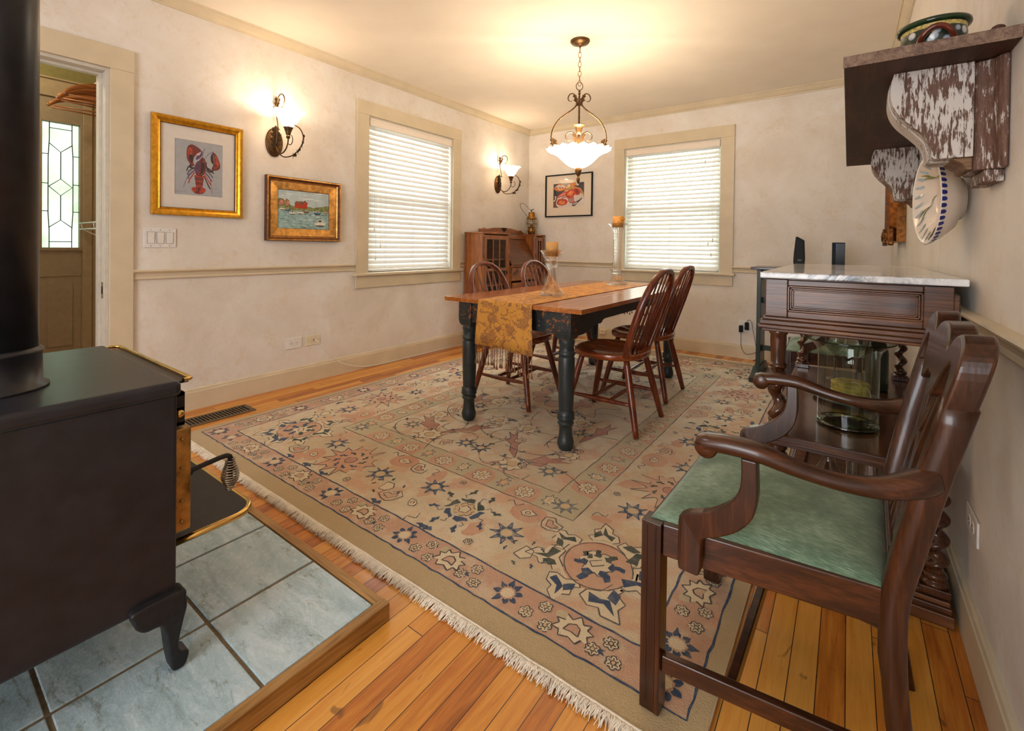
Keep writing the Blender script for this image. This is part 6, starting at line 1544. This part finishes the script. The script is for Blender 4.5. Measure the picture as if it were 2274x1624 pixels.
p = thing('bean_pot', 'glazed pot with dark green rim and brown loop handles on the plank shelf', 'pot', (3.466, -3.365, 1.514))
pq = (3.466, -3.365, 1.5138)
t = NT('floral band glaze'); vv = t.coords((1, 1, 1)); vo = t.add('ShaderNodeTexVoronoi'); vo.inputs['Scale'].default_value = 42; t.link(vv, vo.inputs['Vector'])
f = t.mapr(vo.outputs['Distance'], .30, .42); POTM = t.fin(t.mix(f, t.mix(t.mapr(t.noise(vv, 20, 2), .45, .55), (204, 200, 190), (150, 160, 176)), (40, 50, 38)), .12, spec=.6)
MB().lathe([(.0001, 0), (.044, 0), (.053, .009), (.060, .031), (.062, .053), (.061, .064)], pq, 44, cap=False).build('belly', POTM, p)
MB().lathe([(.061, .064), (.0613, .069), (.0616, .074)], pq, 44, cap=False).build('neck_band', plain('yellow dot glaze', (178, 156, 92), .15, var=.3, scale=200), p)
MB().lathe([(.0616, .073), (.068, .0745), (.070, .079), (.069, .085), (.063, .086), (.056, .081), (.052, .03), (.0001, .012)], pq, 44, cap=False).build('rim', POTG, p)
for sg in (-1, 1):
    a0 = -PI / 2 if sg < 0 else PI / 2; hc = Vector(pq) + Vector((0, sg * .058, .036))
    MB().tube(bez([hc + Vector((-.030, -sg * .006, -.006)), hc + Vector((-.027, sg * .008, .004)), hc + Vector((-.015, sg * .013, .018)), hc + Vector((.0, sg * .015, .023)), hc + Vector((.015, sg * .013, .018)), hc + Vector((.027, sg * .008, .004)), hc + Vector((.030, -sg * .006, -.006))], 5), .0065, 10).build('handle', POTR, p)
# platter
PC = Vector((3.497, -3.005, 1.205)); ph = math.radians(8); nn = Vector((-math.cos(ph), -math.sin(ph), 0)); tt = Vector((math.sin(ph), -math.cos(ph), 0)); B = Matrix((( tt.x, 0, nn.x), (tt.y, 0, nn.y), (0, 1, 0)))
pl = thing('wall_platter', 'deep cream platter with blue dashed rim hanging under the plank shelf', 'plate', PC)
prf = [(.0001, -.066), (.050, -.066), (.054, -.0755), (.062, -.0755), (.066, -.066), (.092, -.056), (.120, -.028), (.133, -.006), (.137, .000), (.134, .003), (.128, .001), (.108, -.012), (.088, -.022), (.078, -.034), (.05, -.044), (.0001, -.046)]
pb = MB().lathe(prf, PC, 72, rot=B, cap=False).build('dish', CERAM, pl)
def onp(u, r, h): return PC + B @ Vector((r * math.cos(u), r * math.sin(u), h))
def hprof(r): 
    q = [(.05, -.044), (.078, -.034), (.088, -.022), (.108, -.012), (.128, .001), (.134, .003)]
    for (a, b), (c_, d_) in zip(q[:-1], q[1:]):
        if a <= r <= c_: return b + (d_ - b) * (r - a) / (c_ - a)
    return -.044
m = MB(); N = 46
for i in range(N):
    u0 = 2 * PI * (i + .18) / N; u1 = 2 * PI * (i + .82) / N; qs = [u0 + (u1 - u0) * k_ / 4 for k_ in range(5)]
    top = [onp(u, .1372, .0005) for u in qs]; bot = [onp(u, .1335, -.0085) for u in qs]; lowr = [onp(u, .131, -.0125) for u in qs[1:-1]]
    m.add(top + bot[::-1], [tuple(range(10))]); m.add([bot[0]] + lowr + [bot[-1]] + [bot[3], bot[2], bot[1]], [tuple(range(8))])
m.build('rim_dash', CBLUE, pl)
m = MB(); m2 = MB()
def strokep(m_, pts, w):
    L_ = []; R_ = []
    for i, (u, r) in enumerate(pts):
        a = pts[max(i - 1, 0)]; b = pts[min(i + 1, len(pts) - 1)]; du = (b[0] - a[0]) * r; dr = b[1] - a[1]; l = math.hypot(du, dr) or 1; ww = w * math.sin(PI * (i + .6) / (len(pts) + .2))
        L_.append(onp(u - dr / l * ww / r, r + du / l * ww, hprof(min(.133, max(.051, r))) + .0012)); R_.append(onp(u + dr / l * ww / r, r - du / l * ww, hprof(min(.133, max(.051, r))) + .0012))
    for i in range(len(pts) - 1): m_.add([L_[i], L_[i + 1], R_[i + 1], R_[i]], [(0, 1, 2, 3)])
for i in range(24):
    u = 2 * PI * i / 24; strokep(m, [(u + .03 * k_, .098 + .0052 * k_) for k_ in range(6)], .0055)
for i in range(5):
    u = 2 * PI * i / 5 + .3; strokep(m2, [(u + .12 * k_, .060 + .006 * k_ + .004 * math.sin(k_)) for k_ in range(9)], .004); strokep(m2, [(u + .5 + .05 * k_, .08 + .006 * k_) for k_ in range(7)], .0035)
m.build('grey_stroke', CGREY, pl); m2.build('leaf_stroke', COLIV, pl)
# gilt mirror
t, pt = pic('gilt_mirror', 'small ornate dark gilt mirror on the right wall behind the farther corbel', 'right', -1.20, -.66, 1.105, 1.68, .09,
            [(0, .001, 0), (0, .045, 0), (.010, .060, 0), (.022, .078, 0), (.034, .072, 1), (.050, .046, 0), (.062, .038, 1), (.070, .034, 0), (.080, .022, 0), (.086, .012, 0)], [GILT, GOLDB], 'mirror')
MB().add([pt(.014, -1.12, 1.185), pt(.014, -.74, 1.185), pt(.014, -.74, 1.60), pt(.014, -1.12, 1.60)], [(0, 1, 2, 3)]).build('mirror_glass', MIRROR, t)
for a, sa in ((-1.20, 1), (-.66, -1)):
    for z, sz in ((1.105, 1), (1.68, -1)):
        fan = [(-.022, -.022), (.03, -.016), (.085, -.012), (.102, .004), (.090, .022), (.100, .040), (.080, .050), (.082, .072), (.058, .070), (.050, .088), (.034, .084), (.020, .100), (.002, .092), (-.012, .078), (-.016, .03)]
        m = MB(); q = [pt(.058, a + sa * u_, z + sz * v_) for u_, v_ in smooth2(fan, 2)]; m.prism(q, (-.030, 0, 0)); co_ = m.build('corner_ornament', GILT, t, bevel=.008, bseg=3)
        m = MB()
        for an in (.35, .6, .85, 1.15): m.tube([pt(.089, a + sa * .012, z + sz * .012), pt(.091, a + sa * .05 * math.cos(an), z + sz * .05 * math.sin(an)), pt(.088, a + sa * .082 * math.cos(an), z + sz * .082 * math.sin(an))], [.005, .006, .004], 6)
        m.build('ornament_rib', GILT, co_)
# ------------------------------------------------------------------ coat rod, hangers and wire rack in the hall
RYY, RZZ = -4.03, 2.09
r = thing('coat_rod', 'pale round rod holding wooden hangers inside the hall doorway', 'rod', (-.62, RYY, RZZ))
MB().tube([(HX + .001, RYY, RZZ), (-.141, RYY, RZZ)], .012, 12).build('rod', JAMB, r)
MB().lathe([(.026, 0), (.026, .006), (.016, .012)], (-.147, RYY, RZZ), 16, rot=Matrix.Rotation(-PI / 2, 3, 'Y')).build('flange', JAMB, r)
def hanger():
    h = thing('coat_hanger', 'x', 'hanger', (0, 0, 0), 'wooden hangers on the coat rod')
    pth = bez([(0, -.212, -.165), (0, -.16, -.122), (0, -.08, -.092), (0, 0, -.085), (0, .08, -.092), (0, .16, -.122), (0, .212, -.165)], 5)
    MB().sweep([(-.006, -.012), (.006, -.012), (.0075, 0), (.006, .012), (-.006, .012), (-.0075, 0)], pth, up=(0, 0, 1), scale=lerpl([.75, 1, 1.3, 1.5, 1.3, 1, .75], len(pth))).build('shoulder', HANGW, h)
    MB().tube([(0, -.19, -.172), (0, .19, -.172)], .005, 8).build('bar', HANGW, h)
    MB().tube(bez([(0, 0, -.075), (0, 0, -.03), (0, .014, -.016), (0, .0175, .004), (0, .011, .0160), (0, 0, .0185), (0, -.012, .0135), (0, -.0165, .002)], 5), .0016, 6).build('hook', STEEL, h)
    return h
h0 = hanger(); lbs = ['wooden hanger nearest the doorway on the coat rod', 'second wooden hanger from the doorway on the coat rod', 'middle wooden hanger on the coat rod', 'fourth wooden hanger from the doorway on the coat rod', 'wooden hanger farthest from the doorway on the coat rod']
for i, (x, rz, tl) in enumerate(((-.48, .14, 0), (-.57, -.10, 0), (-.68, .16, .0), (-.82, -.12, 0), (-.93, .10, 0))):
    if i == 0: h0.location = (x, RYY, RZZ - .0); h0.rotation_euler.z = rz; h0['label'] = lbs[0]
    else: dup(h0, (x, RYY, RZZ - .0), rz, lbs[i])
w = thing('wire_rack', 'white two bar rack beside the leaded glass door in the hall', 'rack', (-.75, -4.0, 1.15))
for z, yy in ((1.171, -4.055), (1.130, -4.05)): MB().tube([(-1.06, yy, z), (-.30, yy, z)], .005, 8).build('bar', WPLAS, w)
for x in (-1.0, -.70, -.36):
    m = MB(); m.tube([(x, -4.05, 1.13), (x, -4.055, 1.171)], .004, 6).tube([(x, -4.05, 1.13), (x, -3.775, 1.13)], .004, 6).tube([(x, -4.05, 1.128), (x, -3.775, .98)], .003, 6); m.build('bracket', WPLAS, w)
WORLD = 9.0; PEND = 50; SCON = 5; EXPO = 0.08
# ------------------------------------------------------------------ camera
cam = bpy.data.cameras.new('camera'); co = bpy.data.objects.new('camera', cam); COL.objects.link(co)
f_, cy_, yaw, pit, rol = 1025.698, 557.707, -.629506, -.0100338, .0125947
F = Vector((math.sin(yaw) * math.cos(pit), math.cos(yaw) * math.cos(pit), math.sin(pit))); Rr = Vector((math.cos(yaw), -math.sin(yaw), 0)); U = Rr.cross(F)
R2 = math.cos(rol) * Rr + math.sin(rol) * U; U2 = -math.sin(rol) * Rr + math.cos(rol) * U
M4 = Matrix(((R2.x, U2.x, -F.x, 3.30706), (R2.y, U2.y, -F.y, -4.88701), (R2.z, U2.z, -F.z, 1.0470), (0, 0, 0, 1)))
co.matrix_world = M4
cam.sensor_width = 36; cam.sensor_fit = 'HORIZONTAL'; cam.lens = f_ * 36 / 2274; cam.shift_x = 0; cam.shift_y = -(812 - cy_) / 2274; cam.clip_start = .02
sc = bpy.context.scene; sc.camera = co
# ------------------------------------------------------------------ daylight
w = bpy.data.worlds.new('overcast garden'); sc.world = w; w.use_nodes = True
n = w.node_tree.nodes; l = w.node_tree.links; bg = n['Background']
tc = n.new('ShaderNodeTexCoord'); sp = n.new('ShaderNodeSeparateXYZ'); l.new(tc.outputs['Generated'], sp.inputs[0])
nz = n.new('ShaderNodeTexNoise'); nz.inputs['Scale'].default_value = 14; nz.inputs['Detail'].default_value = 6; nz.inputs['Roughness'].default_value = .7; l.new(tc.outputs['Generated'], nz.inputs['Vector'])
rp = n.new('ShaderNodeValToRGB'); e = rp.color_ramp.elements
e[0].position = .36; e[0].color = (.30, .37, .28, 1); e[1].position = .64; e[1].color = (.95, 1, 1.06, 1); q = e.new(.5); q.color = (.66, .77, .66, 1)
l.new(nz.outputs['Fac'], rp.inputs[0])
mr = n.new('ShaderNodeMapRange'); mr.inputs['From Min'].default_value = .25; mr.inputs['From Max'].default_value = .6; l.new(sp.outputs['Z'], mr.inputs['Value'])
mx = n.new('ShaderNodeMix'); mx.data_type = 'RGBA'; l.new(mr.outputs[0], mx.inputs[0]); l.new(rp.outputs[0], mx.inputs[6]); mx.inputs[7].default_value = (.86, .94, 1, 1)
my = n.new('ShaderNodeMapRange'); my.inputs['From Min'].default_value = -.15; my.inputs['From Max'].default_value = -.5; l.new(sp.outputs['Y'], my.inputs['Value'])
m2 = n.new('ShaderNodeMix'); m2.data_type = 'RGBA'; l.new(my.outputs[0], m2.inputs[0]); l.new(mx.outputs[2], m2.inputs[6]); m2.inputs[7].default_value = (.92, .96, 1, 1)
l.new(m2.outputs[2], bg.inputs['Color']); bg.inputs['Strength'].default_value = WORLD
def light(kind, name, loc, energy, color, size=.1, rot=None, **k):
    d = bpy.data.lights.new(name, kind); d.energy = energy; d.color = color
    o = bpy.data.objects.new(name, d); o.location = loc; COL.objects.link(o)
    if kind == 'AREA': d.shape = 'RECTANGLE'; d.size = size[0]; d.size_y = size[1]
    else: d.shadow_soft_size = size
    if rot: o.rotation_euler = rot
    for a, b in k.items(): setattr(d, a, b)
    return o
# windows, door and the added rear opening, sampled as portals for the sky
for nm, loc, size, rot in (('portal_rear', (2.425, RY - .06, 1.3), (1.85, 2.0), (PI / 2, 0, 0)), ('portal_window_left', (-.15, -1.925, 1.475), (1.33, 1.03), (0, -PI / 2, 0)), ('portal_window_back', (1.785, .15, 1.48), (1.0, 1.33), (-PI / 2, 0, 0)), ('portal_door', (HX - .06, -4.14, 1.43), (.86, .2), (0, -PI / 2, 0))):
    o = light('AREA', nm, loc, 1, (1, 1, 1), size, rot); o.data.cycles.is_portal = True
# bulbs of the pendant and the two sconces, and an unseen fill light added in the hall
WARM = (1, .84, .64)
light('POINT', 'pendant_bulb', (1.742, -1.948, 1.735), PEND, WARM, .07)
for y in (-3.232, -.648): light('POINT', 'sconce_bulb', (.192, y, 1.945), SCON, WARM, .03)
light('POINT', 'hall_fill', (-.55, -4.7, 2.3), 16, WARM, .06)
sc.view_settings.view_transform = 'Standard'; sc.view_settings.look = 'None'; sc.view_settings.gamma = 1; sc.view_settings.use_curve_mapping = False
sc.view_settings.exposure = EXPO
sc.cycles.use_denoising = True
sc.cycles.max_bounces = 8; sc.cycles.transparent_max_bounces = 12; sc.cycles.diffuse_bounces = 5; sc.cycles.glossy_bounces = 4; sc.cycles.transmission_bounces = 8
sc.cycles.caustics_reflective = False; sc.cycles.caustics_refractive = False; sc.cycles.sample_clamp_indirect = 6
